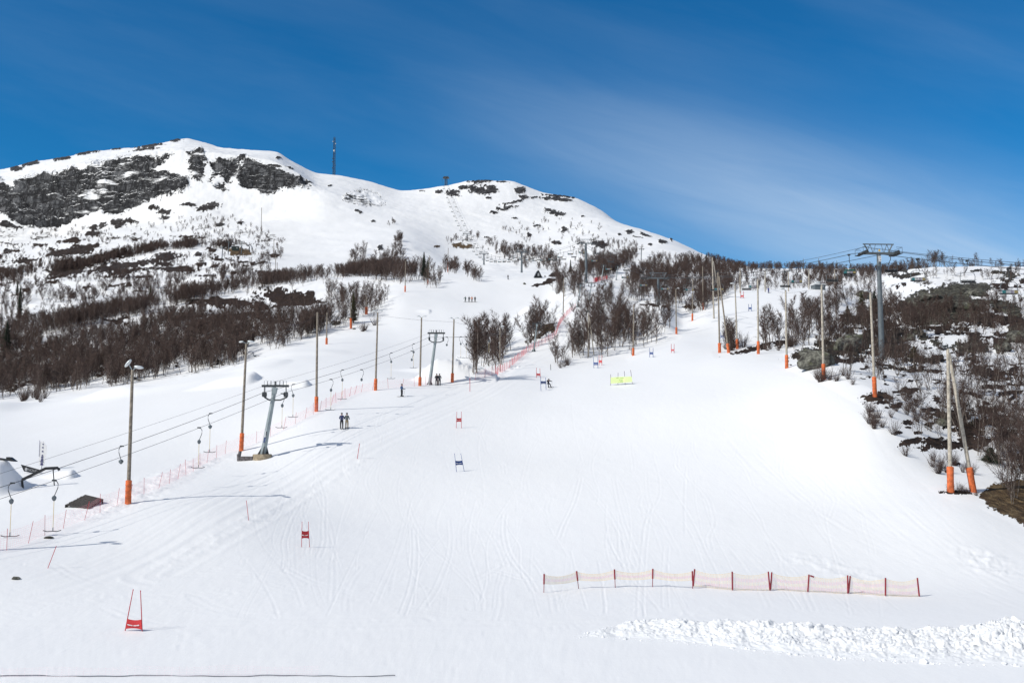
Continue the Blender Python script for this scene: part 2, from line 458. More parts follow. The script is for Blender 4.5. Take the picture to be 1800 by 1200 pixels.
for P_, soft in STRAWPOLY:
    m = poly_mask(PX + 10 * edge, PY + 6 * edge2, P_, soft)
    straw = np.where(m > 0.3, 1, straw)
    bare = np.maximum(bare, m)
# the thin snow among the birches: scattered small openings of dark heath
thin = poly_mask(PX, PY, [(-400, 730), (0, 690), (230, 668), (420, 630), (500, 600), (520, 560), (330, 540), (0, 560), (-400, 600)], 20)
thin = np.maximum(thin, poly_mask(PX, PY, [(1480, 640), (1560, 560), (1800, 540), (2200, 540), (2200, 900), (1800, 830), (1700, 800), (1600, 740), (1540, 690)], 25))
thin2 = poly_mask(PX, PY, [(-400, 560), (0, 540), (300, 520), (460, 490), (480, 420), (330, 400), (0, 420), (-400, 440)], 20)
spot = fbm(PX / 22.0, PY / 8.0, 4, 0.62, 57)
bare = np.maximum(bare, np.clip((spot - 0.16) * 6, 0, 1) * thin)
bare = np.maximum(bare, np.clip((spot + 0.35 * edge2 - 0.24) * 7, 0, 1) * thin2)
thin3 = poly_mask(PX, PY, [(1500, 560), (1580, 500), (1800, 490), (2200, 490), (2200, 600), (1800, 600), (1600, 610), (1480, 640), (1420, 620)], 15)
bare = np.maximum(bare, np.clip((spot + 0.3 * edge2 - 0.02) * 6, 0, 1) * thin3)
far_out = np.abs(U)[None, :] > 0.56
bare = np.where(far_out, np.clip((spot - 0.1) * 5, 0, 1) * (wild > 0.3), bare)

# ------------------------------------------------------------------ relief added on top of the smooth ground
amp = GD / F                                           # metres in one photo pixel
lump = fbm(GX / 17.0, GD / 17.0, 4, 0.5, 3)
lump2 = fbm(GX / 60.0, GD / 60.0, 3, 0.5, 5)
DZ = wild * (lump * np.clip(GD / 200.0, 0.45, 1.7) + lump2 * np.clip(GD / 150.0, 0, 2.2))
DZ *= np.clip((4000 - GD) / 2500, 0, 1) * np.clip(1.35 - GD / 1500, .35, 1)
DZ += wild * (GD > 850) * (GD < 1500) * 0.9 * fbm(GX / 9.0, GD / 9.0, 3, 0.6, 15)
piste = 1 - np.clip(wild * 1.2, 0, 1)
DZ += piste * np.clip(GD / 100.0, 0.5, 4) * 0.06 * fbm(GX / 11.0 + 3, GD / 22.0, 3, 0.5, 8)
DZ += bare * (1 - cliff) * amp * (1.6 + 1.4 * fbm(GX / 4.0, GD / 4.0, 3, 0.6, 21)) * np.clip(rocky + 0.35, 0, 1)
layer = np.abs(((GZ * 0.9 + 2.2 * fbm(GX / 14.0, GD / 14.0, 3, 0.5, 61)) % 1.0) - 0.5)
DZ += (bare > .4) * (rocky > .25) * (GD < 420) * (0.75 * fbm(GX / 2.2, GD / 2.2, 4, 0.65, 63) + 0.6 * (layer - .25))
DZ *= 1 - 0.65 * np.clip((PX - 1560) / 60, 0, 1) * ((GD > 350) & (GD < 460))
DZ += piste * 0.014 * fbm(GX / 0.7, GD / 1.3, 3, 0.6, 88) * np.clip((190 - GD) / 60, 0, 1)
# cliffs: columns and ledges
colm = fbm(GX / 13.0 + 0.4 * GZ / 13.0, GZ / 34.0, 5, 0.6, 41)
ledge = np.abs(fbm(GX / 30.0, GZ / 11.0, 4, 0.55, 43))
DZ += cliff * (6.0 * colm + 11.0 * (0.16 - ledge)) * (GD > 600)


def groundrow(px, py, dmin=0.0):
    """(column position, distance, height) where the ray through a photo pixel first meets the ground"""
    u, v = ray_uv(px, py)
    c = np.interp(u, U, np.arange(NC))
    i0 = int(min(max(c, 0), NC - 2))
    t = c - i0
    D = (GD[:, i0] * (1 - t) + GD[:, i0 + 1] * t)
    Z = (GZ[:, i0] * (1 - t) + GZ[:, i0 + 1] * t)
    V = (Z - CAMZ) / D
    ok = np.nonzero((V[1:] >= v) & (V[:-1] < v) & (D[1:] >= dmin))[0]
    if len(ok) == 0:
        k = int(np.argmax(np.where(D > dmin, V, -9)))
        return u, D[k], Z[k]
    k = ok[0]
    s = (v - V[k]) / (V[k + 1] - V[k] + 1e-12)
    return u, D[k] + s * (D[k + 1] - D[k]), Z[k] + s * (Z[k + 1] - Z[k])


def gxy(px, py, dmin=0.0):
    u, D, Z = groundrow(px, py, dmin)
    return u * D, D


def polyline_dist(sel, pts):
    X, Y = GX[sel], GD[sel]
    best = np.full(X.shape, 1e9)
    side = np.zeros(X.shape)
    for (ax, ay), (bx, by) in zip(pts[:-1], pts[1:]):
        L = (bx - ax) ** 2 + (by - ay) ** 2 + 1e-9
        t = np.clip(((X - ax) * (bx - ax) + (Y - ay) * (by - ay)) / L, 0, 1)
        d = np.hypot(X - ax - t * (bx - ax), Y - ay - t * (by - ay))
        sg = np.sign((bx - ax) * (Y - ay) - (by - ay) * (X - ax))
        m = d < best
        best = np.where(m, d, best)
        side = np.where(m, sg, side)
    return best * side


def smooth_pts(pts, n=8):
    out = []
    for i in range(len(pts) - 1):
        p0, p1, p2, p3 = pts[max(i - 1, 0)], pts[i], pts[i + 1], pts[min(i + 2, len(pts) - 1)]
        for j in range(n):
            t = j / n
            out.append(tuple(0.5 * (2 * b + (c - a) * t + (2 * a - 5 * b + 4 * c - d) * t * t + (3 * b - a - 3 * c + d) * t**3)
                             for a, b, c, d in zip(p0, p1, p2, p3)))
    out.append(pts[-1])
    return out


def groove(pts_px, offs, width, depth, n=6, berm=0.5):
    pts = [gxy(*p) for p in smooth_pts(pts_px, n)]
    xs, ys = [p[0] for p in pts], [p[1] for p in pts]
    pad = max(abs(o) for o in offs) + width * 4
    sel = (GX > min(xs) - pad) & (GX < max(xs) + pad) & (GD > min(ys) - pad) & (GD < max(ys) + pad)
    if not sel.any():
        return
    d = polyline_dist(sel, pts)
    dz = 0
    for o in offs:
        q = (d - o) / width
        dz = dz - depth * np.exp(-q * q * 2) + berm * depth * np.exp(-((np.abs(q) - 1.6) ** 2) * 4)
    DZ[sel] += dz


rng = random.Random(5)
# the worn track beside the T-bar lift, with its edges
TB = [(-60, 1062), (90, 1022), (230, 968), (340, 900), (450, 840), (560, 776), (660, 728), (760, 697), (860, 668), (905, 650), (930, 628), (975, 585), (1010, 552)]
groove(TB, (-1.5, -0.6, 0.5, 1.4), 0.20, 0.012)
groove([(x + 30 + 0.05 * (1062 - y), y + 22) for x, y in TB[:10]], (0, 1.1, 2.6), 0.3, 0.012)
groove([(300, 1010), (420, 940), (520, 880), (640, 800), (760, 740), (850, 700), (905, 668)], (0.0, 2.2), 0.4, 0.018, berm=1.0)
# ski turns on the piste
for k in range(190):
    x0 = rng.uniform(430, 1500)
    y0 = rng.uniform(680, 1000)
    L = rng.uniform(60, 220) * (y0 - 560) / 300
    dr = rng.uniform(-0.55, 0.75) if x0 < 1250 else rng.uniform(0.1, 1.3)
    bend = rng.uniform(-22, 22)
    pts, x, y = [], x0, y0
    for j in range(7):
        pts.append((x + bend * math.sin(j * rng.uniform(0.6, 0.8)), y))
        x += dr * L / 6
        y += L / 6
        if y > 1090:
            break
    if len(pts) > 2:
        groove(pts, (0.0,) if rng.random() < 0.6 else (0.0, 0.35), rng.uniform(0.05, 0.11), rng.uniform(0.002, 0.010), 4)
for k in range(46):   # flowing curves across the run-out
    x0 = rng.uniform(-50, 1250)
    y0 = rng.uniform(985, 1090)
    s = rng.choice((-1, 1))
    w_ = rng.uniform(120, 420)
    h_ = rng.uniform(10, 46)
    groove([(x0, y0), (x0 + s * w_ * .3, y0 + h_ * .55), (x0 + s * w_ * .65, y0 + h_ * .88), (x0 + s * w_, y0 + h_)],
           (0.0, 0.5), rng.uniform(0.10, 0.22), rng.uniform(0.005, 0.014), 5)
for k in range(34):   # machine-groomed sweep on the right
    x0 = 1240 + rng.uniform(0, 420)
    y0 = 735 + (x0 - 1240) * 0.32 + rng.uniform(0, 60)
    groove([(x0, y0), (x0 + 90, y0 + 85), (x0 + 230, y0 + 170), (x0 + 430, y0 + 245)], (0.0,), rng.uniform(0.08, 0.22), rng.uniform(0.003, 0.009), 5)
for k in range(26):   # level-ground tracks nearest the camera
    y0 = rng.uniform(1095, 1196)
    x0 = rng.uniform(-200, 1200)
    groove([(x0, y0), (x0 + 300, y0 + rng.uniform(-5, 5)), (x0 + 700, y0 + rng.uniform(-9, 9))], (0.0, 1.2), rng.uniform(0.10, 0.25), rng.uniform(0.006, 0.014), 4)


def mound(px, py, wx, wy, h, skew=0.6, flat=0.0, dmin=0.0):
    """snow heap with a long left side and a steep right side; sizes in metres"""
    x0, y0 = gxy(px, py, dmin)
    sel = (np.abs(GX - x0) < wx * 1.6) & (np.abs(GD - y0) < wy * 1.6)
    if not sel.any():
        return
    a = (GX[sel] - x0) / wx
    b = (GD[sel] - y0) / wy
    a = np.where(a > 0, a * (1 + 2.4 * skew), a * (1 - 0.35 * skew))
    r = np.sqrt(a * a + b * b)
    f = np.clip((1 - r) / (1 - flat), 0, 1)
    f = f * f * (3 - 2 * f)
    DZ[sel] += h * f * (1 + 0.12 * vnoise(a * 3, b * 3, seed=77))


mound(-4, 860, 6.5, 4.2, 2.3, 0.75, 0.15)
mound(126, 838, 2.0, 1.4, 0.6, 1.2, 0.2)
mound(440, 670, 7, 6, 1.3, 1.2, 0.3)
mound(480, 640, 9, 8, 0.5, 0.5, 0.3)
mound(536, 678, 3.5, 3, 0.8, 1.0, 0.35)
mound(772, 668, 6, 9, 3.2, -0.6, 0.1)
mound(790, 655, 10, 5, 1.2, 0.6, 0.1)
mound(754, 548, 3, 3, 0.6, 1.0, 0.2)
mound(930, 556, 3, 4, 1.8, 1.0, 0.3)
mound(560, 620, 14, 8, .4, 0.3, 0.2)
mound(870, 486, 14, 8, .8, 0.3, 0.3)
mound(925, 487, 10, 6, .6, 0.3, 0.3)
# lip of the left run: a bank that rolls off towards the piste
bank = smooth_pts([(-80, 735), (60, 716), (150, 702), (225, 693), (330, 676), (430, 655)], 6)
bp = [gxy(*p) for p in bank]
sel = (GX > -260) & (GX < -40) & (GD > 110) & (GD < 240)
d = polyline_dist(sel, bp)
DZ[sel] += 1.5 * np.exp(-(d / 5.0) ** 2) * (0.75 + 0.5 * vnoise(GX[sel] / 9, GD[sel] / 9, seed=91))

sunk = fbm(GX / 0.9, GD / 0.9, 3, 0.6, 71)
# churned snow strewn along the T-bar track and its net
for pts_px, w_, a_ in (([(150, 905), (220, 880), (300, 835), (370, 808)], 2.0, 0.09), ([(300, 990), (420, 925), (540, 868), (640, 810)], 1.3, 0.03),
                       ([(790, 664), (830, 668), (860, 655), (900, 645)], 2.5, 0.35), ([(1420, 985), (1500, 1010), (1540, 1040)], 1.5, 0.07), ([(1720, 975), (1745, 1000)], 1.6, 0.10)):
    pts = [gxy(*p) for p in smooth_pts(pts_px, 5)]
    xs, ys = [p[0] for p in pts], [p[1] for p in pts]
    sel = (GX > min(xs) - 6) & (GX < max(xs) + 6) & (GD > min(ys) - 6) & (GD < max(ys) + 6)
    d = polyline_dist(sel, pts)
    DZ[sel] += a_ * np.exp(-(d / w_) ** 2) * np.clip(sunk[sel] * 2.2 + 0.3, -0.4, 2)

GZ = GZ + DZ
VIS_PY = project(GX, GD, GZ)[1]


def height(X, Y):
    """ground height under a world point"""
    u = X / Y
    c = float(np.interp(u, U, np.arange(NC)))
    i0 = int(min(max(c, 0), NC - 2))
    t = c - i0
    return float(np.interp(Y, GD[:, i0], GZ[:, i0]) * (1 - t) + np.interp(Y, GD[:, i0 + 1], GZ[:, i0 + 1]) * t)


def ground(px, py, dmin=0.0):
    u, D, Z = groundrow(px, py, dmin)
    return Vector((u * D, D, Z))


def visible(px, D, Z):
    """is a point at (px, distance, height) above everything in front of it?"""
    u = ray_uv(px, 600)[0]
    i0 = int(np.clip(np.interp(u, U, np.arange(NC)), 0, NC - 1))
    V = (GZ[:, i0] - CAMZ) / GD[:, i0]
    m = GD[:, i0] < D - 3
    return (not m.any()) or (Z - CAMZ) / D > V[m].max()


# ------------------------------------------------------------------ materials
MATS = {}


def mat_basic(name, col, rough=0.6, metal=0.0, noise=0.12, nscale=6.0, bump=0.0, trans=0.0):
    if name in MATS:
        return MATS[name]
    m = bpy.data.materials.new(name)
    m.use_nodes = True
    T = NT(m.node_tree)
    b = T.n['Principled BSDF']
    b.inputs['Roughness'].default_value = rough
    b.inputs['Metallic'].default_value = metal
    tc = T.new('ShaderNodeTexCoord')
    n = T.noise(tc.outputs['Object'], nscale, 4, 0.6)
    c1 = tuple(max(0, c * (1 - noise * 1.6)) for c in col)
    c2 = tuple(min(1, c * (1 + noise * 1.2)) for c in col)
    T.l.new(T.ramp(n, [(0.3, c1), (0.7, c2)]), b.inputs['Base Color'])
    if bump:
        bn = T.new('ShaderNodeBump')
        bn.inputs['Strength'].default_value = bump
        bn.inputs['Distance'].default_value = 0.03
        T.l.new(n, bn.inputs['Height'])
        T.l.new(bn.outputs[0], b.inputs['Normal'])
    if trans:
        b.inputs['Alpha'].default_value = 1 - trans
    MATS[name] = m
    return m


def mat_ground():
    m = bpy.data.materials.new('snow_and_ground')
    m.use_nodes = True
    T = NT(m.node_tree)
    b = T.n['Principled BSDF']
    geo = T.new('ShaderNodeNewGeometry')
    pos = geo.outputs['Position']
    at_ = T.new('ShaderNodeAttribute', attribute_name='cover')
    sep = T.new('ShaderNodeSeparateColor')
    T.l.new(at_.outputs['Color'], sep.inputs[0])
    bare_, rock_, straw_ = sep.outputs[0], sep.outputs[1], sep.outputs[2]
    far_ = at_.outputs['Alpha']
    nsep = T.new('ShaderNodeSeparateXYZ')
    T.l.new(geo.outputs['Normal'], nsep.inputs[0])
    up = nsep.outputs[2]
    n_mid = T.noise(pos, 0.16, 6, 0.65)
    n_fine = T.noise(pos, 1.1, 5, 0.65)
    n_far = T.noise(T.mapping(pos, (0.045, 0.045, 0.10)), 1.0, 7, 0.68)
    n_big = T.noise(T.mapping(pos, (0.012, 0.012, 0.022)), 1.0, 3, 0.6)
    # rock colours
    crack = T.new('ShaderNodeTexVoronoi', feature='DISTANCE_TO_EDGE')
    T.l.new(T.mapping(T.mix(0.04, pos, T.new('ShaderNodeTexNoise').outputs[1]), (0.11, 0.06, 0.055)), crack.inputs['Vector'])
    crack.inputs['Scale'].default_value = 1.0
    rid = T.math('ABSOLUTE', T.math('SUBTRACT', T.noise(T.mapping(pos, (0.10, 0.07, 0.035)), 1.0, 6, 0.62), 0.5))
    rid2 = T.math('ABSOLUTE', T.math('SUBTRACT', T.noise(T.mapping(pos, (0.035, 0.03, 0.16)), 1.0, 6, 0.6), 0.5))
    ck = T.math('MULTIPLY', T.math('MINIMUM', T.math('MULTIPLY', rid, 16.0, clamp=True), T.math('MULTIPLY', rid2, 22.0, clamp=True)), 1.0, clamp=True)
    streak = T.noise(T.mapping(pos, (0.24, 0.2, 0.055)), 1.0, 8, 0.72)
    rockc = T.ramp(streak, [(0.34, (0.014, 0.015, 0.018)), (0.44, (0.058, 0.060, 0.066)), (0.55, (0.135, 0.138, 0.146)), (0.70, (0.28, 0.28, 0.29))])
    rockc = T.mix(T.math('SUBTRACT', 1.0, ck), rockc, (0.02, 0.02, 0.022, 1))
    near_rock = T.ramp(T.noise(T.mapping(pos, (0.7, 0.7, 1.9)), 1.0, 7, 0.72), [(0.34, (0.016, 0.014, 0.012)), (0.46, (0.055, 0.05, 0.042)), (0.57, (0.13, 0.128, 0.10)), (0.70, (0.28, 0.28, 0.24))])
    rockc = T.mix(far_, near_rock, rockc)
    heath = T.ramp(n_fine, [(0.3, (0.012, 0.007, 0.006)), (0.5, (0.034, 0.020, 0.014)), (0.7, (0.085, 0.054, 0.036))])
    strawc = T.ramp(n_fine, [(0.3, (0.035, 0.022, 0.012)), (0.5, (0.13, 0.085, 0.045)), (0.7, (0.30, 0.22, 0.12))])
    groundc = T.mix(rock_, heath, rockc)
    groundc = T.mix(straw_, groundc, strawc)
    # snow lying on the flatter ledges of the rock
    thr = T.math('ADD', T.math('MULTIPLY', n_far, 0.9), T.math('MULTIPLY', n_big, 0.5))
    lie = T.math('MULTIPLY', T.math('SUBTRACT', up, thr), 9.0, clamp=True)
    shelf = T.noise(T.mapping(pos, (0.022, 0.022, 0.085)), 1.0, 7, 0.62)
    shelf = T.math('MULTIPLY', T.math('SUBTRACT', shelf, T.math('ADD', 0.40, T.math('MULTIPLY', n_big, 0.38))), 26.0, clamp=True)
    lie = T.math('MAXIMUM', lie, shelf)
    lie = T.math('MULTIPLY', lie, T.math('MULTIPLY', T.math('GREATER_THAN', rock_, 0.9), far_))
    # ragged edge of the snow cover
    cover = T.math('ADD', bare_, T.math('MULTIPLY', T.math('SUBTRACT', n_fine, 0.5), 1.1))
    cover = T.math('ADD', cover, T.math('MULTIPLY', T.math('SUBTRACT', n_mid, 0.5), 0.7))
    n_edge = T.noise(pos, 0.42, 7, 0.72)
    cover = T.math('ADD', cover, T.math('MULTIPLY', T.math('MULTIPLY', T.math('SUBTRACT', n_edge, 0.5), 2.6), far_))
    cover = T.math('MULTIPLY', T.math('SUBTRACT', cover, 0.40), 6.0, clamp=True)
    cover = T.math('MULTIPLY', cover, T.math('GREATER_THAN', bare_, 0.03))
    cover = T.math('MULTIPLY', cover, T.math('SUBTRACT', 1.0, lie))
    # snow: old spring snow, faintly dirty in broad patches
    dirt = T.noise(T.mapping(pos, (0.05, 0.02, 0.05)), 1.0, 5, 0.6)
    snowc = T.ramp(dirt, [(0.3, (0.845, 0.853, 0.868)), (0.6, (0.875, 0.885, 0.905)), (0.8, (0.895, 0.90, 0.915))])
    T.l.new(T.mix(cover, snowc, groundc), b.inputs['Base Color'])
    T.put(b.inputs['Roughness'], T.math('ADD', T.math('MULTIPLY', cover, 0.3), 0.55))
    b.inputs['Specular IOR Level'].default_value = 0.25
    # bump: fine grain and the combed lines left by skis and groomers
    h1 = T.noise(T.mapping(pos, (2.4, 0.35, 1.0), rot=(0, 0, 0.25)), 1.0, 4, 0.6)
    h2 = T.noise(pos, 3.0, 4, 0.6)
    hs = T.math('ADD', T.math('MULTIPLY', h1, 0.014), T.math('MULTIPLY', h2, 0.012))
    hr = T.math('ADD', T.math('MULTIPLY', n_fine, 0.5), T.math('MULTIPLY', streak, 3.2))
    hr = T.math('ADD', hr, T.math('MULTIPLY', ck, 0.8))
    near = T.math('SUBTRACT', 1.0, T.math('MULTIPLY', far_, 0.9))
    hh = T.mix(cover, T.math('MULTIPLY', hs, near), hr)
    bn = T.new('ShaderNodeBump')
    bn.inputs['Strength'].default_value = 0.9
    bn.inputs['Distance'].default_value = 1.0
    T.l.new(hh, bn.inputs['Height'])
    T.l.new(bn.outputs[0], b.inputs['Normal'])
    return m


GROUND_MAT = mat_ground()


def grid_mesh(name, r0, r1, kind='structure'):
    """rows r0..r1 of the ground as one sheet"""
    n = r1 - r0 + 1
    co = np.empty((n * NC, 3), np.float32)
    co[:, 0] = GX[r0:r1 + 1].ravel()
    co[:, 1] = GD[r0:r1 + 1].ravel()
    co[:, 2] = GZ[r0:r1 + 1].ravel()
    idx = np.arange(n * NC).reshape(n, NC)
    quads = np.stack([idx[:-1, :-1], idx[:-1, 1:], idx[1:, 1:], idx[1:, :-1]], -1).reshape(-1, 4)
    me = bpy.data.meshes.new(name)
    me.vertices.add(len(co))
    me.vertices.foreach_set('co', co.ravel())
    me.loops.add(quads.size)
    me.loops.foreach_set('vertex_index', quads.ravel().astype(np.int32))
    me.polygons.add(len(quads))
    me.polygons.foreach_set('loop_start', np.arange(0, quads.size, 4, dtype=np.int32))
    me.update(calc_edges=True)
    me.polygons.foreach_set('use_smooth', np.ones(len(quads), bool))
    col = np.zeros((n * NC, 4), np.float32)
    col[:, 0] = bare[r0:r1 + 1].ravel()
    col[:, 1] = rocky[r0:r1 + 1].ravel()
    col[:, 2] = straw[r0:r1 + 1].ravel()
    col[:, 3] = np.clip((GD[r0:r1 + 1].ravel() - 300) / 150, 0, 1)
    at_ = me.attributes.new('cover', 'FLOAT_COLOR', 'POINT')
    at_.data.foreach_set('color', col.ravel())
    me.materials.append(GROUND_MAT)
    o = bpy.data.objects.new(name, me)
    scene.collection.objects.link(o)
    o['kind'] = kind
    return o


_dcol = GD[:, NC // 2]
R_HILL = int(np.argmin(np.abs(_dcol - 560)))
slope_obj = grid_mesh('ski_slope', 0, R_HILL)
hill_obj = grid_mesh('mountain', R_HILL, NR - 1)


# ------------------------------------------------------------------ mesh tools
class MB:
    """collects simple shapes and links them as ONE mesh object"""
    def __init__(self):
        self.v, self.f, self.m = [], [], []

    def add(self, vs, fs, mi=0):
        o = len(self.v)
        self.v += [tuple(p) for p in vs]
        self.f += [tuple(i + o for i in f) for f in fs]
        self.m += [mi] * len(fs)
        return self

    def tube(self, pts, radii, n=8, mi=0, cap=True):
        pts = [Vector(p) for p in pts]
        if not hasattr(radii, '__len__'):
            radii = [radii] * len(pts)
        vs, fs = [], []
        ref = None
        for i, p in enumerate(pts):
            d = (pts[min(i + 1, len(pts) - 1)] - pts[max(i - 1, 0)]).normalized()
            if ref is None:
                ref = Vector((0, 0, 1)) if abs(d.z) < 0.9 else Vector((1, 0, 0))
            a = d.cross(ref).normalized()
            b = d.cross(a).normalized()
            ref = b.cross(d) if False else ref
            for k in range(n):
                t = 2 * math.pi * k / n
                vs.append(p + radii[i] * (math.cos(t) * a + math.sin(t) * b))
        for i in range(len(pts) - 1):
            for k in range(n):
                k2 = (k + 1) % n
                fs.append((i * n + k, i * n + k2, (i + 1) * n + k2, (i + 1) * n + k))
        if cap:
            fs.append(tuple(range(n - 1, -1, -1)))
            fs.append(tuple((len(pts) - 1) * n + k for k in range(n)))
        return self.add(vs, fs, mi)

    def box(self, c, s, rot=None, mi=0, taper=1.0):
        c = Vector(c)
        vs = []
        for z in (-.5, .5):
            t = taper if z > 0 else 1.0
            for x, y in ((-.5, -.5), (.5, -.5), (.5, .5), (-.5, .5)):
                p = Vector((x * s[0] * t, y * s[1] * t, z * s[2]))
                vs.append(c + (rot @ p if rot else p))
        return self.add(vs, [(3, 2, 1, 0), (4, 5, 6, 7), (0, 1, 5, 4), (1, 2, 6, 5), (2, 3, 7, 6), (3, 0, 4, 7)], mi)

    def ball(self, c, s, n=8, mi=0, rot=None):
        c = Vector(c)
        vs, fs = [], []
        for i in range(n + 1):
            ph = math.pi * i / n
            for k in range(n * 2):
                th = math.pi * k / n
                p = Vector((s[0] * math.sin(ph) * math.cos(th), s[1] * math.sin(ph) * math.sin(th), s[2] * math.cos(ph)))
                vs.append(c + (rot @ p if rot else p))
        w = n * 2
        for i in range(n):
            for k in range(w):
                fs.append((i * w + k, (i + 1) * w + k, (i + 1) * w + (k + 1) % w, i * w + (k + 1) % w))
        return self.add(vs, fs, mi)

    def build(self, name, mats, parent=None, smooth=True):
        me = bpy.data.meshes.new(name)
        me.from_pydata(self.v, [], self.f)
        if not isinstance(mats, (list, tuple)):
            mats = [mats]
        for m in mats:
            me.materials.append(m)
        me.polygons.foreach_set('material_index', self.m)
        if smooth:
            me.polygons.foreach_set('use_smooth', [True] * len(me.polygons))
            try:
                me.set_sharp_from_angle(angle=math.radians(40))
            except Exception:
                pass
        me.update()
        o = bpy.data.objects.new(name, me)
        scene.collection.objects.link(o)
        if parent is not None:
            o.parent = parent
        return o


def tag(o, label, cat, group=None):
    o['label'] = label
    o['category'] = cat
    if group:
        o['group'] = group
    return o


def thing(name, label, cat, loc=(0, 0, 0), rotz=0.0, group=None):
    o = bpy.data.objects.new(name, None)
    scene.collection.objects.link(o)
    o.empty_display_size = 0.3
    o.location = loc
    o.rotation_euler = (0, 0, rotz)
    return tag(o, label, cat, group)


def copy_tree(o, parent=None):
    c = o.copy()
    scene.collection.objects.link(c)
    c.parent = parent
    for ch in list(o.children):
        copy_tree(ch, c)
    return c


M_WOOD = mat_basic('weathered_pole_wood', (0.25, 0.215, 0.175), 0.85, 0, 0.3, 5)
M_WOODL = mat_basic('pale_pole_wood', (0.42, 0.38, 0.32), 0.85, 0, 0.25, 5)
M_GALV = mat_basic('galvanised_steel', (0.30, 0.35, 0.37), 0.5, 0.35, 0.1, 2)
M_DARK = mat_basic('dark_steel', (0.045, 0.052, 0.058), 0.55, 0.3, 0.2, 3)
M_GREY = mat_basic('grey_painted_steel', (0.13, 0.155, 0.175), 0.55, 0.2, 0.15, 1.5)
M_ORANGE = mat_basic('orange_padding', (0.62, 0.14, 0.04), 0.7, 0, 0.34, 3, 0.8)
M_LAMP = mat_basic('lamp_housing', (0.62, 0.66, 0.68), 0.35, 0.2, 0.06, 3)
M_RED = mat_basic('red_cloth', (0.55, 0.035, 0.04), 0.7, 0, 0.1, 6)
M_REDP = mat_basic('red_plastic', (0.50, 0.03, 0.05), 0.45, 0, 0.1, 6)
M_BLUE = mat_basic('blue_cloth', (0.02, 0.06, 0.22), 0.7, 0, 0.1, 6)
M_WHITE = mat_basic('white_print', (0.75, 0.75, 0.76), 0.6, 0, 0.04, 6)
M_BLACK = mat_basic('black_plastic', (0.014, 0.015, 0.018), 0.45, 0, 0.2, 4)
M_CABLE = mat_basic('steel_cable', (0.035, 0.036, 0.04), 0.5, 0.3, 0.1, 4)
M_CONC = mat_basic('concrete', (0.33, 0.27, 0.19), 0.9, 0, 0.3, 3, 0.4)
M_YCORD = mat_basic('yellow_cord', (0.62, 0.50, 0.26), 0.7, 0, 0.1, 4)
M_LIME = mat_basic('lime_banner_cloth', (0.70, 0.84, 0.40), 0.7, 0, 0.05, 2)
M_PLANK = mat_basic('old_planks', (0.060, 0.053, 0.050), 0.85, 0, 0.45, 7, 0.4)
M_HUT = mat_basic('dark_green_boards', (0.02, 0.035, 0.035), 0.8, 0, 0.3, 3)
M_SNOWC = mat_basic('snow_lump', (0.755, 0.775, 0.81), 0.6, 0, 0.02, 3, 0.3)
M_PINKN = mat_basic('pink_netting', (0.85, 0.36, 0.42), 0.7, 0, 0.08, 4)
M_YELN = mat_basic('yellow_netting', (0.88, 0.70, 0.42), 0.7, 0, 0.08, 4)
M_ROSEN = mat_basic('rose_netting', (0.84, 0.44, 0.47), 0.7, 0, 0.08, 4)
M_NETSHADE = mat_basic('net_shadow_grey', (0.08, 0.09, 0.12), 0.8, 0, 0.1, 4)  # shade colour of the low net's painted foot shadow


# ------------------------------------------------------------------ light poles along the runs
def light_pole(bx, by, tx, ty, label, heads='R', pad=0.17, dmin=0, r=0.16, wood=None, group=None, padw=0.25, ang=None):
    base = ground(bx, by, dmin)
    D = base.y
    top = at(tx, ty, D)
    wood = wood or M_WOOD
    o = thing('light_pole', label, 'light pole', base, 0, group)
    v = top - base
    L = v.length
    d = v / L
    b = MB()
    b.tube([-0.5 * d, d * L * 0.5, v], [r, r * 0.88, r * 0.72], 10)
    b.build('pole', wood, o)
    if pad:
        p = MB()
        hl = pad * L
        k = [d * (-0.2), d * 0.1, d * hl * 0.5, d * (hl - 0.05), d * hl]
        p.tube(k, [padw, padw, padw * 0.95, padw * 0.98, r * 1.15], 12)
        for zz in (0.3, 0.55, 0.8):
            p.tube([d * hl * zz - d * 0.03, d * hl * zz + d * 0.03], padw * 1.05, 12)
        p.build('padding', M_ORANGE, o)
    for hd in heads:
        s = 1 if hd in 'RrU' else -1
        small = hd in 'rl'
        arm = MB()
        q = v + Vector((0, 0, -0.15))
        if hd == 'U':     # shade turned upwards, standing to the left
            e = v + Vector((-0.42, 0.1, 0.55))
            arm.tube([q, v + Vector((-0.1, 0, 0.1)), e], 0.04, 6)
            rot = Matrix.Rotation(math.radians(-52), 3, 'Y')
        else:
            e = v + Vector((s * 0.55, -0.12, 0.22))
            arm.tube([q, v + Vector((s * 0.15, 0, 0.12)), e], 0.04, 6)
            rot = Matrix.Rotation(math.radians(s * 10), 3, 'Y')
        a_ = arm.build('lamp_arm', M_GALV, o)
        h = MB()
        sc = 0.55 if small else 0.85
        h.ball(e, (0.48 * sc, 0.24 * sc, 0.15 * sc), 8, 0, rot)
        h.ball(e + Vector((0, -0.03, -0.04)), (0.36 * sc, 0.17 * sc, 0.14 * sc), 6, 1, rot)
        h.build('lamp_head', [M_LAMP, M_WHITE], a_)
    return o


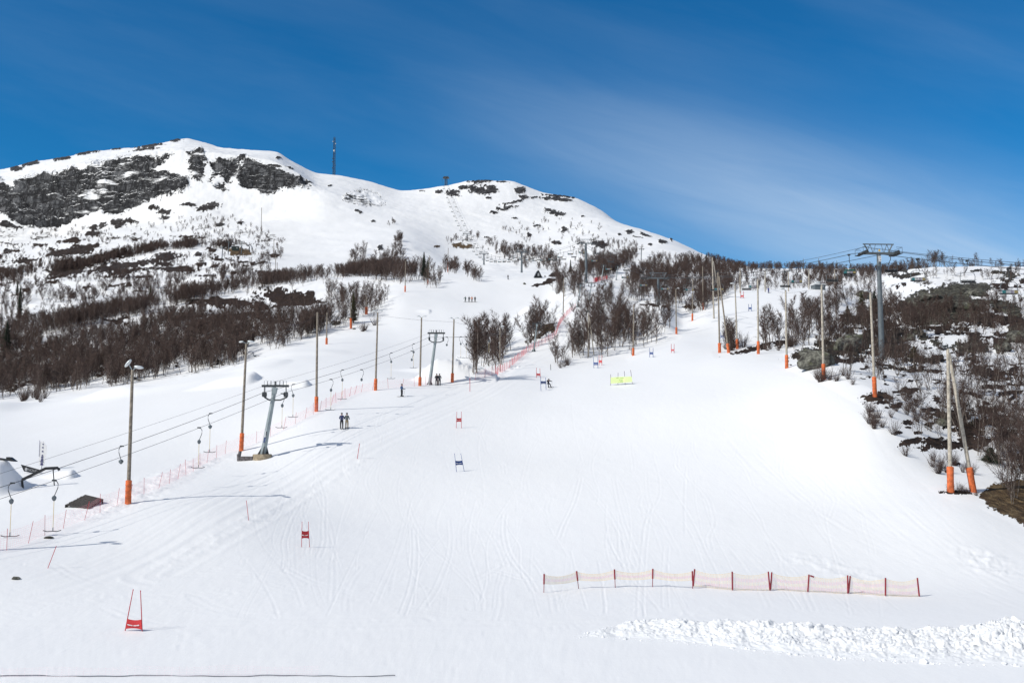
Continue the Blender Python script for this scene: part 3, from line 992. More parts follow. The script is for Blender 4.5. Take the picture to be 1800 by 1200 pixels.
LP = "light poles along the ski runs"
light_pole(-165, 972, -150, 690, "light pole just outside the left edge whose long shadow crosses the lower left snow", 'RU', 0.175)
light_pole(225, 885, 233, 650, "tallest grey light pole at the left, two lamp shades, right of the brown pallet", 'RU', 0.175)
light_pole(424, 792, 433, 604, "light pole just left of the T-bar tower standing on a concrete block", 'Rl', 0.165)
light_pole(556, 723, 558, 549, "headless light pole with orange padding left of the two people riding together", '', 0.15)
light_pole(660, 686, 664, 549, "light pole with orange padding left of the lone skier in blue", 'rl', 0.15, r=0.15)
light_pole(738, 678, 741, 558, "light pole close behind the second leaning T-bar tower", 'rl', 0.13, r=0.15)
light_pole(795, 671, 798, 561, "light pole with bright orange padding right of the pair in dark clothes", 'rl', 0.14, r=0.15)
light_pole(879, 653, 879, 575, "slim light pole without padding in front of the birch thicket beside the safety net", 'r', 0, r=0.11)
light_pole(1538, 697, 1530, 514, "pale light pole rising from a patch of red-brown heath on the right edge", 'l', 0.19, wood=M_WOODL)
light_pole(1448, 667, 1444, 500, "pale light pole in front of the lichen-covered boulders", 'L', 0.165, wood=M_WOODL)
light_pole(1383, 647, 1381, 510, "pale light pole left of the lichen-covered boulders, orange padding", 'Ll', 0.17, wood=M_WOODL)
light_pole(1333, 622, 1332, 490, "light pole at the left end of the dark heath strip, snow-white lamp", 'L', 0.17, wood=M_WOODL)
light_pole(1296, 613, 1292, 500, "light pole rising out of a bush right of the crossed wooden poles", 'L', 0.15, wood=M_WOODL, r=0.14)
light_pole(1189, 587, 1188, 508, "light pole at the right tip of the central birch thicket", 'r', 0.15, r=0.15)
light_pole(1217, 564, 1218, 489, "second light pole up the left edge of the upper piste, ragged padding", 'r', 0.17, r=0.15)
light_pole(1236, 544, 1235, 468, "light pole without lamp, third up the left edge of the upper piste", '', 0.15, r=0.15)
light_pole(1113, 625, 1114, 535, "dark wooden light pole inside the central thicket with orange foot", '', 0.15, r=0.14)
light_pole(990, 550, 991, 490, "slim light pole beside the pink net above the small thicket", 'r', 0, r=0.16)
light_pole(712, 513, 713, 459, "lone far light pole with red foot below the tree band", 'r', 0.2, r=0.16)
light_pole(787, 478, 788, 436, "far light pole with red foot against dark bushes", '', 0.42, r=0.2)
light_pole(752, 499, 755, 449, "thin far pole beside the dark pine on the upper slope", '', 0.15, r=0.14)
light_pole(574, 605, 575, 549, "dark light pole with orange foot at the edge of the left birch wood", '', 0.2, r=0.17, padw=.28)
light_pole(617, 577, 616, 530, "light pole hidden by an olive pine at the wood edge, only its orange foot clear", '', 0.38, r=0.14, padw=.32)
light_pole(644, 552, 644, 520, "light pole at the wood edge with a short orange foot, highest of that row", '', 0.4, r=0.14, padw=.42)
for (bx, by, ty, lab) in ((1301, 515, 474, "shorter far light pole in the crest row, leftmost by the chair"), (1345, 513, 477, "far light pole standing beside the person in blue on the crest"),
                          (1386, 512, 478, "far light pole left of the gap in the trees on the crest"), (1422, 508, 474, "far light pole just left of the empty chair on the crest"),
                          (1467, 506, 474, "rightmost far light pole of the crest row, among the trees")):
    light_pole(bx, by, bx, ty, lab, 'r', 0, 0, 0.2, M_WOODL, "far light poles on the crest")
for (px, ty, lab) in ((1361, 459, "skyline light pole, leftmost of the five above the trees"), (1387, 460, "skyline light pole, second from the left above the trees"), (1412, 455, "skyline light pole in the middle of the five"),
                      (1439, 454, "skyline light pole, second from the right above the trees"), (1471, 458, "skyline light pole nearest to the big chairlift tower")):
    base = at(px, 490, 520)
    base.z = height(base.x, base.y)
    _, py_ = project(base.x, base.y, base.z)
    o = light_pole(px, py_, px, ty, lab, 'r', 0, 440, 0.17, M_GREY, "light poles on the skyline")


LIGHT_TOPS = []


def wiring(points, label):
    b = MB()
    for (a, c) in zip(points[:-1], points[1:]):
        A_, C_ = at(*a), at(*c)
        L = (C_ - A_).length
        b.tube([A_.lerp(C_, j / 10) - Vector((0, 0, .00045 * L * L * 4 * (j / 10) * (1 - j / 10) + .25)) for j in range(11)], .012, 4)
    tag(b.build('power_cable', M_CABLE), label, 'cable')


def pole_d(x, y):
    return ground(x, y).y


wiring([(424 + 9, 606, pole_d(424, 792)), (558, 551, pole_d(556, 723)), (664, 551, pole_d(660, 686)), (741, 560, pole_d(738, 678)), (798, 563, pole_d(795, 671)), (879, 577, pole_d(879, 653))],
       "thin sagging power cable between the left row of light poles")
wiring([(1530, 516, pole_d(1538, 697)), (1444, 502, pole_d(1448, 667)), (1381, 512, pole_d(1383, 647)), (1332, 492, pole_d(1333, 622)), (1292, 502, pole_d(1296, 613))],
       "thin sagging power cable between the right row of light poles")


def wood_aframe(x1, y1, x2, y2, tx, ty, label, pads=True, r=0.17, padl=0.17, wood=None):
    """two tall wooden poles leaning together at the top"""
    p1, p2 = ground(x1, y1), ground(x2, y2)
    o = thing('twin_pole', label, 'pole', p1)
    top1 = at(tx, ty, p1.y) - p1
    b2 = p2 - p1
    top2 = at(tx + 2, ty + 8, (p1.y + p2.y) / 2 + 0.3) - p1
    for (a, t) in ((Vector((0, 0, 0)), top1), (b2, top2)):
        d = (t - a).normalized()
        q = MB().tube([a - d * 0.4, (a + t) / 2, t], [r, r * .9, r * .75], 10).build('pole', wood or M_WOODL, o)
        if pads:
            L = (t - a).length
            MB().tube([a - d * .1, a + d * L * padl * .5, a + d * (L * padl - .05), a + d * L * padl], [.29, .27, .29, .2], 12).build('padding', M_ORANGE, q)
    f = MB().tube([top1 + Vector((-.35, 0, -.1)), top1 + Vector((.3, 0, .1))], .07, 6)
    f.tube([top1 + Vector((0, 0, -.4)), top1 + Vector((0, 0, .35))], .05, 6)
    f.ball(top1 + Vector((-.3, -.1, .15)), (.22, .16, .1), 6)
    f.build('top_fitting', M_DARK, o)
    return o


wood_aframe(1671, 864, 1711, 864, 1666, 612, "pair of tall pale wooden poles leaning together above two orange pads, right foreground", padl=.175)
wood_aframe(1265, 620, 1281, 620, 1262, 478, "pair of wooden poles crossing at the top over the centre right bush", True, .15, .12, M_WOOD)
wood_aframe(1035, 627, 1044, 624, 1034, 548, "pair of light wooden poles standing in the central thicket, small white lamp", False, .12)
wood_aframe(1255, 560, 1263, 520, 1252, 452, "far pair of wooden poles behind the upper piste with a red band", False, .2)

# ------------------------------------------------------------------ T-bar lift
CABLE_L, CABLE_R = [], []


def tbar_tower(bx, by, tx, ty, armw, label, D=None, sign=False, block=False, r=0.30):
    base = ground(bx, by)
    D = base.y
    v = at(tx, ty, D) - base
    k = armw / 2.8
    o = thing('tbar_tower', label, 'lift tower', base, 0, 'T-bar lift towers')
    d = v.normalized()
    side = Vector((1, 0, 0))
    b = MB()
    z0 = d * 0.4 if block else -d * 0.3
    q = d.to_track_quat('Z', 'Y').to_matrix()
    L = v.length
    # octagonal tapering mast
    b.tube([z0, d * L * 0.5, d * (L - 0.1 * k)], [r, r * 0.85, r * 0.68], 8)
    b.tube([d * L * .80, d * L * .815], r * .95, 8)
    b.build('mast', M_GALV, o, False)
    g = MB()
    for s in (-1, 1):
        g.add([z0 + Vector((s * .15, 0, 0)), z0 + Vector((s * .62, 0, -.05)), z0 + d * 0.95 + Vector((s * .2, 0, 0)), z0 + Vector((s * .15, .12, 0)), z0 + Vector((s * .62, .12, -.05)), z0 + d * .95 + Vector((s * .2, .12, 0))],
              [(0, 1, 2), (5, 4, 3), (0, 3, 4, 1), (1, 4, 5, 2), (2, 5, 3, 0)])
        g.add([z0 + Vector((0, s * .15, 0)), z0 + Vector((0, s * .62, -.05)), z0 + d * 0.95 + Vector((0, s * .2, 0)), z0 + Vector((.12, s * .15, 0)), z0 + Vector((.12, s * .62, -.05)), z0 + d * .95 + Vector((.12, s * .2, 0))],
              [(0, 1, 2), (5, 4, 3), (0, 3, 4, 1), (1, 4, 5, 2), (2, 5, 3, 0)])
    g.build('foot_bracket', M_DARK, o, False)
    if block:
        c = MB().tube([(0, 0, -0.8), (0, 0, .36), (0, 0, .42)], [1.02, .98, .92], 14)
        c.build('concrete_foot', M_CONC, o)
        c = MB().box((-1.6, -.35, -.1), (1.5, .5, .6)).tube([(-2.3, -.4, -.5), (-2.35, -.4, .45)], .2, 8).tube([(-2.3, -.4, .2), (-2.2, -.4, .75)], .17, 8)
        c.build('pipe_stub', mat_basic('rusty_pipe', (.12, .11, .115), .8, 0, .4, 4), o)
    # upper beam
    t = MB()
    t.box(v + Vector((0, 0, .05)), (armw, .30, .24 * k))
    t.tube([v + Vector((0, 0, -.1)), v + Vector((0, 0, .55 * k))], .07, 6)
    t.build('cross_beam', M_DARK, o, False)
    # neck between mast and beam
    n = MB().box(d * (L - .45 * k), (.52 * k, .4, .7 * k), q, 0, 1.15)
    n.build('mast_head', M_GALV, o, False)
    # curved lower arm carrying the wheels
    lo = MB()
    pts = [v + Vector((x * armw / 2, -.1, z * k)) for x, z in ((-.86, -.95), (-.72, -1.18), (-.4, -1.42), (0, -1.42), (.4, -1.42), (.7, -1.25), (.9, -1.12))]
    lo.tube(pts, .085 * k, 6)
    lo.build('lower_arm', M_DARK, o)
    for s in (-1, 1):
        w = MB()
        x = s * armw * .40
        w.tube([v + Vector((x, 0, -.05)), v + Vector((x + s * .03, 0, -.8 * k))], .055, 6)
        for yy in (-.45, 0, .45):
            w.tube([v + Vector((x - .09, yy, -.85 * k)), v + Vector((x + .09, yy, -.85 * k))], .26 * k, 12)
        w.box(v + Vector((x, 0, -.85 * k)), (.08, 1.3, .16))
        w.build('wheel_set', M_DARK, o)
        rl = MB()
        for j in range(3):
            x0 = s * armw * (.10 + .13 * j)
            c0 = v + Vector((x0, 0, .17 * k))
            rl.tube([c0 + Vector((-.16, 0, 0)), c0 + Vector((-.16, 0, .38 * k)), c0 + Vector((0, 0, .5 * k)), c0 + Vector((.16, 0, .38 * k)), c0 + Vector((.16, 0, 0))], .018, 4)
        rl.build('safety_hoop', M_DARK, o)
        (CABLE_L if s < 0 else CABLE_R).append(base + v + Vector((s * armw * .40, 0, -.60 * k)))
    ld = MB()
    for x in (-.35, -.12):
        ld.tube([v + Vector((x * armw, -.12, 0)), v + Vector((x * armw, -.12, -1.25 * k))], .015, 4)
    ld.build('ladder', M_DARK, o)
    if sign:
        sg = MB()
        cpos = d * L * 0.335 + Vector((0, -.36, 0))
        sg.box(cpos, (.62, .05, .62), q)
        sg.build('warning_sign', M_WHITE, o, False)
        s2 = MB().box(cpos + q @ Vector((-.05, -.04, .06)), (.09, .03, .5), q @ Matrix.Rotation(math.radians(-38), 3, 'Y'))
        s2.ball(cpos + q @ Vector((-.2, -.04, .24)), (.06, .02, .06), 5)
        s2.box(cpos + q @ Vector((.1, -.04, -.12)), (.2, .03, .05), q @ Matrix.Rotation(math.radians(20), 3, 'Y'))
        s2.build('sign_figure', M_BLACK, sg_ := o.children[-1], False)
        s3 = MB().box(cpos + q @ Vector((0, 0, -.62)), (.62, .05, .56), q)
        pl = s3.build('blue_plate', mat_basic('blue_plate', (.03, .05, .2), .5), o, False)
        MB().box(cpos + q @ Vector((.03, -.04, -.60)), (.36, .03, .34), q).build('plate_print', mat_basic('pale_blue_print', (.30, .38, .62), .5), pl, False)
    return o


CABLE_L.append(at(-420, 985, 52)); CABLE_R.append(at(-420, 1010, 50))
tbar_tower(461, 805, 484, 679, 2.8, "nearest leaning grey T-bar tower, on a round concrete block with a warning sign", sign=True, block=True)
tbar_tower(706 + 49, 676, 767, 586, 2.75, "second leaning grey T-bar tower, close to the pair in dark clothes", r=.27)
tbar_tower(938, 618, 944, 569, 2.2, "third T-bar tower, in front of the small thicket beside the net", r=.2)
tbar_tower(1015, 540, 1021, 500, 2.2, "fourth T-bar tower, beside the end of the pink net", r=.2)
tbar_tower(1035, 530, 1040, 498, 2.2, "fifth T-bar tower, a little right of and above the fourth", r=.17)
tbar_tower(1057, 497, 1061, 466, 2.2, "far T-bar tower next to the red netting up the track", r=.22)
tbar_tower(1083, 492, 1086, 468, 2.6, "far leaning T-bar tower right of the red netting up the track", r=.22)
CABLE_L, CABLE_R = CABLE_L[:-2] + CABLE_L[-1:], CABLE_R[:-2] + CABLE_R[-1:]


def cable(pts, r, sag, name, label, cat='cable', group=None, mat=None, n=12):
    b = MB()
    path = []
    for a, c in zip(pts[:-1], pts[1:]):
        L = (c - a).length
        for j in range(n):
            t = j / n
            p = a.lerp(c, t)
            path.append(p - Vector((0, 0, sag * L * L * 4 * t * (1 - t))))
    path.append(pts[-1])
    b.tube(path, r, 5)
    o = b.build(name, mat or M_CABLE, None)
    return tag(o, label, cat, group), path


def on_cable(pts, px, sag):
    """point of a sagging cable seen at photo column px"""
    best, bd = None, 1e9
    for a, c in zip(pts[:-1], pts[1:]):
        L = (c - a).length
        for j in range(200):
            t = j / 200
            p = a.lerp(c, t) - Vector((0, 0, sag * L * L * 4 * t * (1 - t)))
            x, _ = project(p.x, p.y, p.z)
            if abs(x - px) < bd:
                bd, best = abs(x - px), p
    return best


SAG = 0.00018
cable(CABLE_L, .021, SAG, 'lift_cable', "thicker T-bar cable running on the left side of the lift towers")
cable(CABLE_R, .016, SAG, 'lift_cable', "thin return cable running on the right side of the T-bar towers")
top_pts = [at(-420, 960, 52), CABLE_L[1] + Vector((.8, 0, 1.0)), CABLE_L[2] + Vector((.9, 0, 1.0))]
cable(top_pts, .010, .00010, 'signal_cable', "hair-thin signal cable above the left T-bar cable")


def make_hanger(side, cord=2.2):
    """side: -1 curved spring arm bulges left, 1 right; origin at the cable clip"""
    o = thing('tbar_hanger', '', 'T-bar')
    a = MB()
    a.box((0, 0, .03), (.30, .12, .10))
    pts = [Vector(p) for p in ((-.12 * side, 0, .02), (.16 * side, 0, -.05), (.26 * side, 0, -.22), (.25 * side, 0, -.5), (.12 * side, 0, -.85), (0.04 * side, 0, -1.05))]
    pts = [Vector((-p.x, p.y, p.z)) for p in pts]
    a.tube(pts, .028, 6)
    a.build('hanger_arm', M_DARK, o)
    rb = MB().ball((-.03 * side, 0, -1.22), (.15, .14, .20), 7)
    rb.tube([(-.03 * side, -.15, -1.2), (-.03 * side, .15, -1.2)], .13, 10)
    rb.build('spring_box', M_GREY, o)
    if cord:
        MB().tube([(-.03 * side, 0, -1.38), (-.03 * side, 0, -1.38 - cord)], .022, 5).build('pull_cord', M_YCORD, o)
        z = -1.38 - cord
        c = MB().tube([(-.03 * side, 0, z + .25), (-.03 * side, 0, z)], .03, 6)
        c.tube([(-.62, 0, z + .05), (-.35, 0, z - .03), (-.03 * side, 0, z - .01), (.3, 0, z - .03), (.57, 0, z + .05)], .033, 6)
        c.build('seat_bar', M_DARK, o)
    return o


TG = 'T-bars hanging from the lift cables'
proto = {}
for (px, which, cord, lab) in (
        (22, 'L', 2.2, "T-bar hanging in front of the big snow heap at the left edge"),
        (97, 'R', 2.1, "T-bar with yellow cord hanging left of the brown pallet, lowest in the photo"),
        (213, 'L', 0, "drawn-in T-bar spring box just left of the tallest light pole"),
        (351, 'R', 2.0, "T-bar on the right-hand cable between the two nearest light poles"),
        (371, 'L', 2.0, "T-bar on the left-hand cable between the two nearest light poles"),
        (497, 'R', 2.2, "T-bar hanging directly under the nearest T-bar tower"),
        (517, 'L', 1.8, "T-bar hanging just right of the nearest T-bar tower head"),
        (581, 'R', 1.9, "T-bar hanging just right of the headless light pole"),
        (603, 'L', 1.8, "T-bar hanging above the two people riding together"),
        (635, 'R', 0, "drawn-in T-bar spring box left of the fourth light pole"),
        (688, 'L', 1.7, "T-bar hanging between the fourth and fifth light poles"),
        (727, 'L', 1.7, "T-bar hanging left of the fifth light pole"),
        (724, 'R', 0, "drawn-in T-bar spring box left of the fifth light pole"),
        (785, 'R', 0, "drawn-in T-bar spring box between second tower and sixth light pole"),
        (810, 'L', 2.6, "left one of two T-bars hanging side by side before the thicket"),
        (819, 'R', 2.6, "right one of two T-bars hanging side by side before the thicket"),
        (860, 'L', 2.4, "T-bar hanging in front of the left thicket")):
    p = on_cable(CABLE_L if which == 'L' else CABLE_R, px, SAG)
    s = 1 if which == 'L' else -1
    key = (s, cord > 0)
    if key not in proto:
        h = proto[key] = make_hanger(s, cord)
    else:
        h = copy_tree(proto[key])
    h.location = p
    h.rotation_euler = (0, 0, rng.uniform(-.25, .25))
    h['label'] = lab
    h['group'] = TG

# ------------------------------------------------------------------ chairlift
KX, KS = 82.9, -0.149          # plan line of the lift: X = KX + KS * Y


def lift_x(D):
    return KX + KS * D


def chair_tower(px, by, ty, D, label, thick=0.42, truss=True):
    x = lift_x(D)
    base = Vector((x, D, height(x, D)))
    zt = CAMZ + ray_uv(px, ty)[1] * D
    o = thing('chairlift_tower', label, 'lift tower', base, math.atan(0.149) * 0 + 0.06, 'chairlift towers')
    H_ = zt - base.z
    b = MB().tube([(0, 0, -1), (0, 0, .25), (0, 0, .4)], [thick * 1.7, thick * 1.6, thick * 1.2], 12)
    b.tube([(0, 0, .3), (0, 0, H_ * .5), (0, 0, H_)], [thick * 1.1, thick * .92, thick * .75], 12)
    b.build('mast', M_GREY, o)
    c = MB()
    c.box((0, 0, H_ + .05), (5.9, .5, .34))
    c.build('cross_arm', M_GREY, o, False)
    if truss:
        t = MB()
        zz = 1.55
        t.box((0, 0, H_ + zz), (5.1, .16, .16))
        for s in (-1, 1):
            t.tube([(s * 2.35, 0, H_ + zz), (s * 1.55, 0, H_ + .1)], .10, 6)
            t.tube([(s * .9, 0, H_ + .1), (s * 1.4, 0, H_ + zz)], .05, 5)
            t.tube([(s * 1.9, 0, H_ + .1), (s * 1.4, 0, H_ + zz)], .05, 5)
            t.tube([(s * .9, 0, H_ + .1), (s * .45, 0, H_ + zz)], .04, 5)
            for q in (.2, .6):
                t.tube([(s * q, 0, H_ + .1), (s * q, 0, H_ + .75)], .025, 4)
            t.tube([(s * .05, 0, H_ + .75), (s * 1.3, 0, H_ + .75)], .025, 4)
        t.build('lifting_frame', M_GREY, o)
    for s in (-1, 1):
        w = MB()
        w.box((s * 2.6, 0, H_ - .05), (.25, 3.6, .22))
        for k in range(8):
            y = -1.6 + k * .457
            w.tube([(s * 2.6 - .08, y, H_ + .16), (s * 2.6 + .08, y, H_ + .16)], .21, 10)
        w.box((s * 2.6 + s * .42, 0, H_ - .16), (.55, 3.2, .06))
        w.build('wheel_battery', M_DARK, o, False)
        hr = MB()
        for y in (-1.6, 1.6):
            hr.tube([(s * 3.2, y, H_ - .1), (s * 3.2, y, H_ + .8)], .03, 4)
            hr.tube([(s * 2.2, y, H_ + .8), (s * 3.2, y, H_ + .8)], .03, 4)
        hr.tube([(s * 3.2, -1.6, H_ + .8), (s * 3.2, 1.6, H_ + .8)], .03, 4)
        hr.build('handrail', M_DARK, o)
    return o, base, H_


TOWERS = []
for (px, ty, D, lab) in ((1551, 446, 159, "big chairlift tower with trussed top at the right, standing in brown birches"),
                         (1160, 489, 279, "short thick chairlift tower in the snow gap beside the central thicket"),
                         (1031, 428, 370, "tall chairlift tower above the upper end of the pink net"),
                         (917, 443, 522, "chairlift tower among birches left of the black A-frame hut"),
                         (850, 446, 688, "far chairlift tower left of the tower among birches"),
                         (820, 411, 803, "small far chairlift tower above the straw-coloured patch")):
    o, base, H_ = chair_tower(px, 0, ty, D, lab, .42 if D < 300 else .5)
    if D < 200:
        sg = MB().box((0, -.42, H_ - .9), (.42, .05, .9)).build('number_sign', M_WHITE, o, False)
        MB().box((0, -.46, H_ - .7), (.05, .03, .3)).box((.07, -.46, H_ - 1.1), (.2, .03, .06)).build('sign_print', M_BLACK, sg, False)
        MB().add([(-.22, -.30, H_ + .35), (.22, -.30, H_ + .35), (0, -.30, H_ + .75), (-.22, -.27, H_ + .35), (.22, -.27, H_ + .35), (0, -.27, H_ + .75)],
                 [(0, 1, 2), (5, 4, 3), (0, 3, 4, 1), (1, 4, 5, 2), (2, 5, 3, 0)]).build('yellow_triangle', mat_basic('yellow_sign', (.8, .5, .03), .5), o, False)
    TOWERS.append((base.y, base.z + H_ + .36))
topb = ground(784, 326, 900)
TX, TD = topb.x, topb.y
TOWERS.append((TD, topb.z + 8.6))
TOWERS = [(70, 22.0)] + TOWERS


def rope_pt(s, D):
    ys = [t[0] for t in TOWERS]
    i = min(max(int(np.searchsorted(ys, D)) - 1, 0), len(ys) - 2)
    t = (D - ys[i]) / (ys[i + 1] - ys[i])
    L = ys[i + 1] - ys[i]
    return Vector((lift_x(D) + s * 2.6, D, TOWERS[i][1] * (1 - t) + TOWERS[i + 1][1] * t - 4 * t * (1 - t) * min(L * L * .00012, 3.0)))


TOWERS[0] = (70, 19.5)
for s, lab in ((-1, "uphill haul rope of the chairlift, carrying the chairs with coloured seat backs"), (1, "downhill haul rope of the chairlift, carrying the empty black chairs")):
    b = MB()
    b.tube([rope_pt(s, 70 + (TD - 70) * (j / 160) ** 1.3) for j in range(161)], .045, 5)
    tag(b.build('haul_rope', M_CABLE), lab, 'cable')
b = MB()
b.tube([rope_pt(-.85, 70 + (TD - 70) * (j / 120) ** 1.3) + Vector((0, 0, .75)) for j in range(121)], .03, 5)
tag(b.build('signal_cable', M_CABLE), "thin communication cable strung just above the chairlift ropes", 'cable')

M_TEAL = mat_basic('teal_panel', (.03, .17, .19), .5)
M_PALE = mat_basic('pale_panel', (.36, .37, .39), .5)
M_MUST = mat_basic('yellow_panel', (.30, .24, .11), .5)
M_LILAC = mat_basic('pale_lilac_panel', (.27, .25, .31), .5)


def make_chair(coloured):
    o = thing('lift_chair', '', 'chairlift chair')
    g = MB().box((0, 0, .0), (.16, .9, .16)).box((0, 0, .12), (.5, .2, .1))
    g.build('grip', M_DARK, o, False)
    h = MB().tube([(0, 0, -.05), (.02, .05, -.7), (.03, .12, -1.15), (.25, .15, -1.5), (.3, .1, -1.65)] if coloured else
                  [(0, 0, -.05), (-.02, .05, -.7), (-.03, .12, -1.15), (-.25, .15, -1.5), (-.3, .1, -1.65)], .055, 7)
    h.build('hanger', M_DARK, o)
    f = MB()
    f.tube([(-1.0, .1, -3.1), (-1.06, .1, -2.2), (-.95, .1, -1.85), (-.7, .1, -1.68), (.7, .1, -1.68), (.95, .1, -1.85), (1.06, .1, -2.2), (1.0, .1, -3.1)], .04, 6)
    for x in (-.5, 0, .5):
        f.tube([(x, .15, -2.7), (x, .1, -3.15)], .025, 4)
    f.tube([(-1.0, -.45, -2.75), (1.0, -.45, -2.75)], .03, 5)
    f.build('frame', M_GREY, o)
    sgn = -1 if coloured else 1
    MB().box((0, sgn * -.15, -3.12), (2.0, .55, .10)).build('seat', M_BLACK, o, False)
    if coloured:
        bk = MB()
        for k, mi in enumerate((0, 1, 3, 2)):
            bk.box((-.75 + .5 * k, -.12, -2.88), (.42, .08, .38), None, mi)
        bk.build('backrest', [M_TEAL, M_PALE, M_MUST, M_LILAC], o, False)
    else:
        MB().box((0, .18, -2.88), (2.0, .06, .22)).build('backrest', M_BLACK, o, False)
    return o


protoA, protoB = make_chair(True), make_chair(False)
WHERE = [(0, 150, "nearest"), (150, 200, "near"), (200, 300, "middle"), (300, 520, "distant"), (520, 2000, "farthest")]
chairs = []
nA = nB = 0
for s, D0, step, pr in ((-1, 102.8, 20.2, protoA), (1, 119.6, 20.3, protoB)):
    first = True
    D = D0
    while D < TD - 25:
        p = rope_pt(s, D)
        x, y = project(p.x, p.y, p.z)
        if x < 1830:
            c = pr if first else copy_tree(pr)
            first = False
            c.location = p - Vector((0, 0, .08))
            c.rotation_euler = (0, 0, rng.uniform(-.06, .06))
            chairs.append((s, D, x, y, c))
        D += step
ANCH = [(1790, "at the right edge of the photo"), (1700, "hanging before the right-hand snowfield"), (1620, "just right of the big trussed tower"), (1571, "directly right of the big tower's mast"),
        (1503, "between the big trussed tower and the crest trees"), (1465, "over the trees left of the big tower"), (1412, "above the right end of the crest"),
        (1370, "above the person in blue on the crest"), (1331, "above the middle of the crest"), (1290, "behind the twin crossed poles"), (1260, "left of the twin crossed poles"),
        (1225, "near the third light pole of the upper piste"), (1200, "between two light poles of the upper piste"), (1175, "beside the short thick tower"), (1150, "in front of the short thick tower"),
        (1120, "above the brown wood left of the short tower")]
for (s, D, x, y, c) in chairs:
    near = min(ANCH, key=lambda a: abs(a[0] - x))
    if D < 300:
        c['label'] = ("chair with coloured seat back panels " if s < 0 else "empty black chair ") + near[1]
        c['group'] = 'chairs on the chairlift'
    else:
        seg = "between the tall tower and the short tower" if D < 370 else "between the tower among birches and the tall tower" if D < 522 else \
            "between the two towers left of the A-frame hut" if D < 688 else "between the two small far towers" if D < 803 else "below the summit station"
        c['label'] = ("tiny uphill chair " if s < 0 else "tiny downhill chair ") + seg
        c['group'] = 'far chairs ' + ('uphill ' if s < 0 else 'downhill ') + seg
seen = {}
for (s, D, x, y, c) in chairs:
    if D < 300:
        k = c['label']
        if k in seen:
            c['label'] = k + ", the smaller farther one"
            if c['label'] in seen:
                c['label'] = k + ", smallest of three"
        seen[c['label']] = 1

# summit station of the chairlift
o = thing('summit_station', "dark chairlift summit station on two legs on the skyline saddle", 'lift station', topb)
for x in (-.9, .9):
    MB().tube([(x, 0, -1.5), (x, 0, 7.6)], .55, 8).build('leg', M_DARK, o)
b = MB().box((0, 0, 8.4), (6.6, 3.5, 1.1)).box((0, 0, 9.4), (5.4, 3, .8), None, 0, .8)
for x in (-2.4, -1.2, 0, 1.2, 2.4):
    b.tube([(x, 0, 9.6), (x, 0, 10.8)], .09, 5)
b.build('wheel_housing', M_DARK, o, False)
MB().tube([(-3.4, 0, 8), (-3.6, 0, 5.8), (-2.8, 0, 5.8)], .08, 5).tube([(3.2, 0, 8), (3.6, 0, 5.8), (1.6, 0, 5.8)], .1, 5).build('side_arm', M_DARK, o)

# radio mast
base = ground(587, 307, 1000)
o = thing('radio_mast', "tall dark lattice radio mast on the snowy skyline", 'mast', base)
Hm = CAMZ + ray_uv(587, 240)[1] * base.y - base.z
lat = MB()
hw = lambda z: 1.15 - .45 * z / Hm
N = 22
for sx, sy in ((1, 1), (1, -1), (-1, 1), (-1, -1)):
    lat.tube([(sx * 1.15, sy * 1.15, -2), (sx * hw(Hm), sy * hw(Hm), Hm * .97)], .17, 5)
for i in range(N):
    z0, z1 = Hm * .97 * i / N, Hm * .97 * (i + 1) / N
    a, c = hw(z0), hw(z1)
    for (x0, y0, x1, y1) in ((-1, -1, 1, -1), (1, -1, 1, 1), (1, 1, -1, 1), (-1, 1, -1, -1)):
        lat.tube([(x0 * a, y0 * a, z0), (x1 * c, y1 * c, z1)], .10, 4)
        lat.tube([(x1 * a, y1 * a, z0), (x0 * c, y0 * c, z1)], .10, 4)
lat.build('lattice', M_DARK, o)
M_ANT = mat_basic('pale_antenna', (.5, .52, .54), .5)
for z, sx, w, pale in ((.86, -1.4, .8, 1), (.80, 1.5, .9, 1), (.70, 1.4, .7, 0), (.62, 0, 1.6, 1), (.55, 1.3, .7, 0), (.42, -1.5, .8, 0), (.33, -1.4, .9, 0), (.24, 1.5, .9, 0), (.17, -1.5, .8, 0), (.08, 1.5, .9, 0)):
    MB().ball((sx, -1.2, Hm * z), (w * .55, .3, w * .8), 6).build('antenna', M_ANT if pale else M_DARK, o)
for x in (-.55, .65):
    MB().tube([(x, 0, Hm * .95), (x, 0, Hm * 1.0)], .12, 5).build('whip_antenna', M_DARK, o)

# huts
def hut(px, py, w, dpt, h, label, mat, aframe=False, dmin=0):
    p = ground(px, py, dmin)
    o = thing('hut', label, 'hut', p, .15)
    if aframe:
        b = MB().add([(-w / 2, -dpt / 2, -.4), (w / 2, -dpt / 2, -.4), (0, -dpt / 2, h), (-w / 2, dpt / 2, -.4), (w / 2, dpt / 2, -.4), (0, dpt / 2, h)],
                     [(0, 1, 2), (5, 4, 3), (0, 3, 4, 1), (1, 4, 5, 2), (2, 5, 3, 0)])
        b.build('wall', mat, o, False)
        r = MB()
        for s in (-1, 1):
            r.box((s * w * .27, 0, h * .46), (.14, dpt + .5, math.hypot(w / 2, h) * 1.05), Matrix.Rotation(-s * math.atan2(w / 2, h + .4), 3, 'Y'))
        r.build('roof', M_BLACK, o, False)
        MB().box((.05, -dpt / 2 - .05, h * .38), (w * .22, .08, h * .42)).build('window', M_PALE, o, False)
    else:
        MB().box((0, 0, h / 2 - .5), (w, dpt, h + 1)).build('wall', mat, o, False)
        MB().box((0, 0, h + .1), (w + .5, dpt + .5, .18)).build('roof', M_SNOWC, o, False)
        MB().box((w * .25, -dpt / 2 - .04, h * .55), (w * .2, .06, h * .3)).build('window', M_PALE, o, False)
    return o


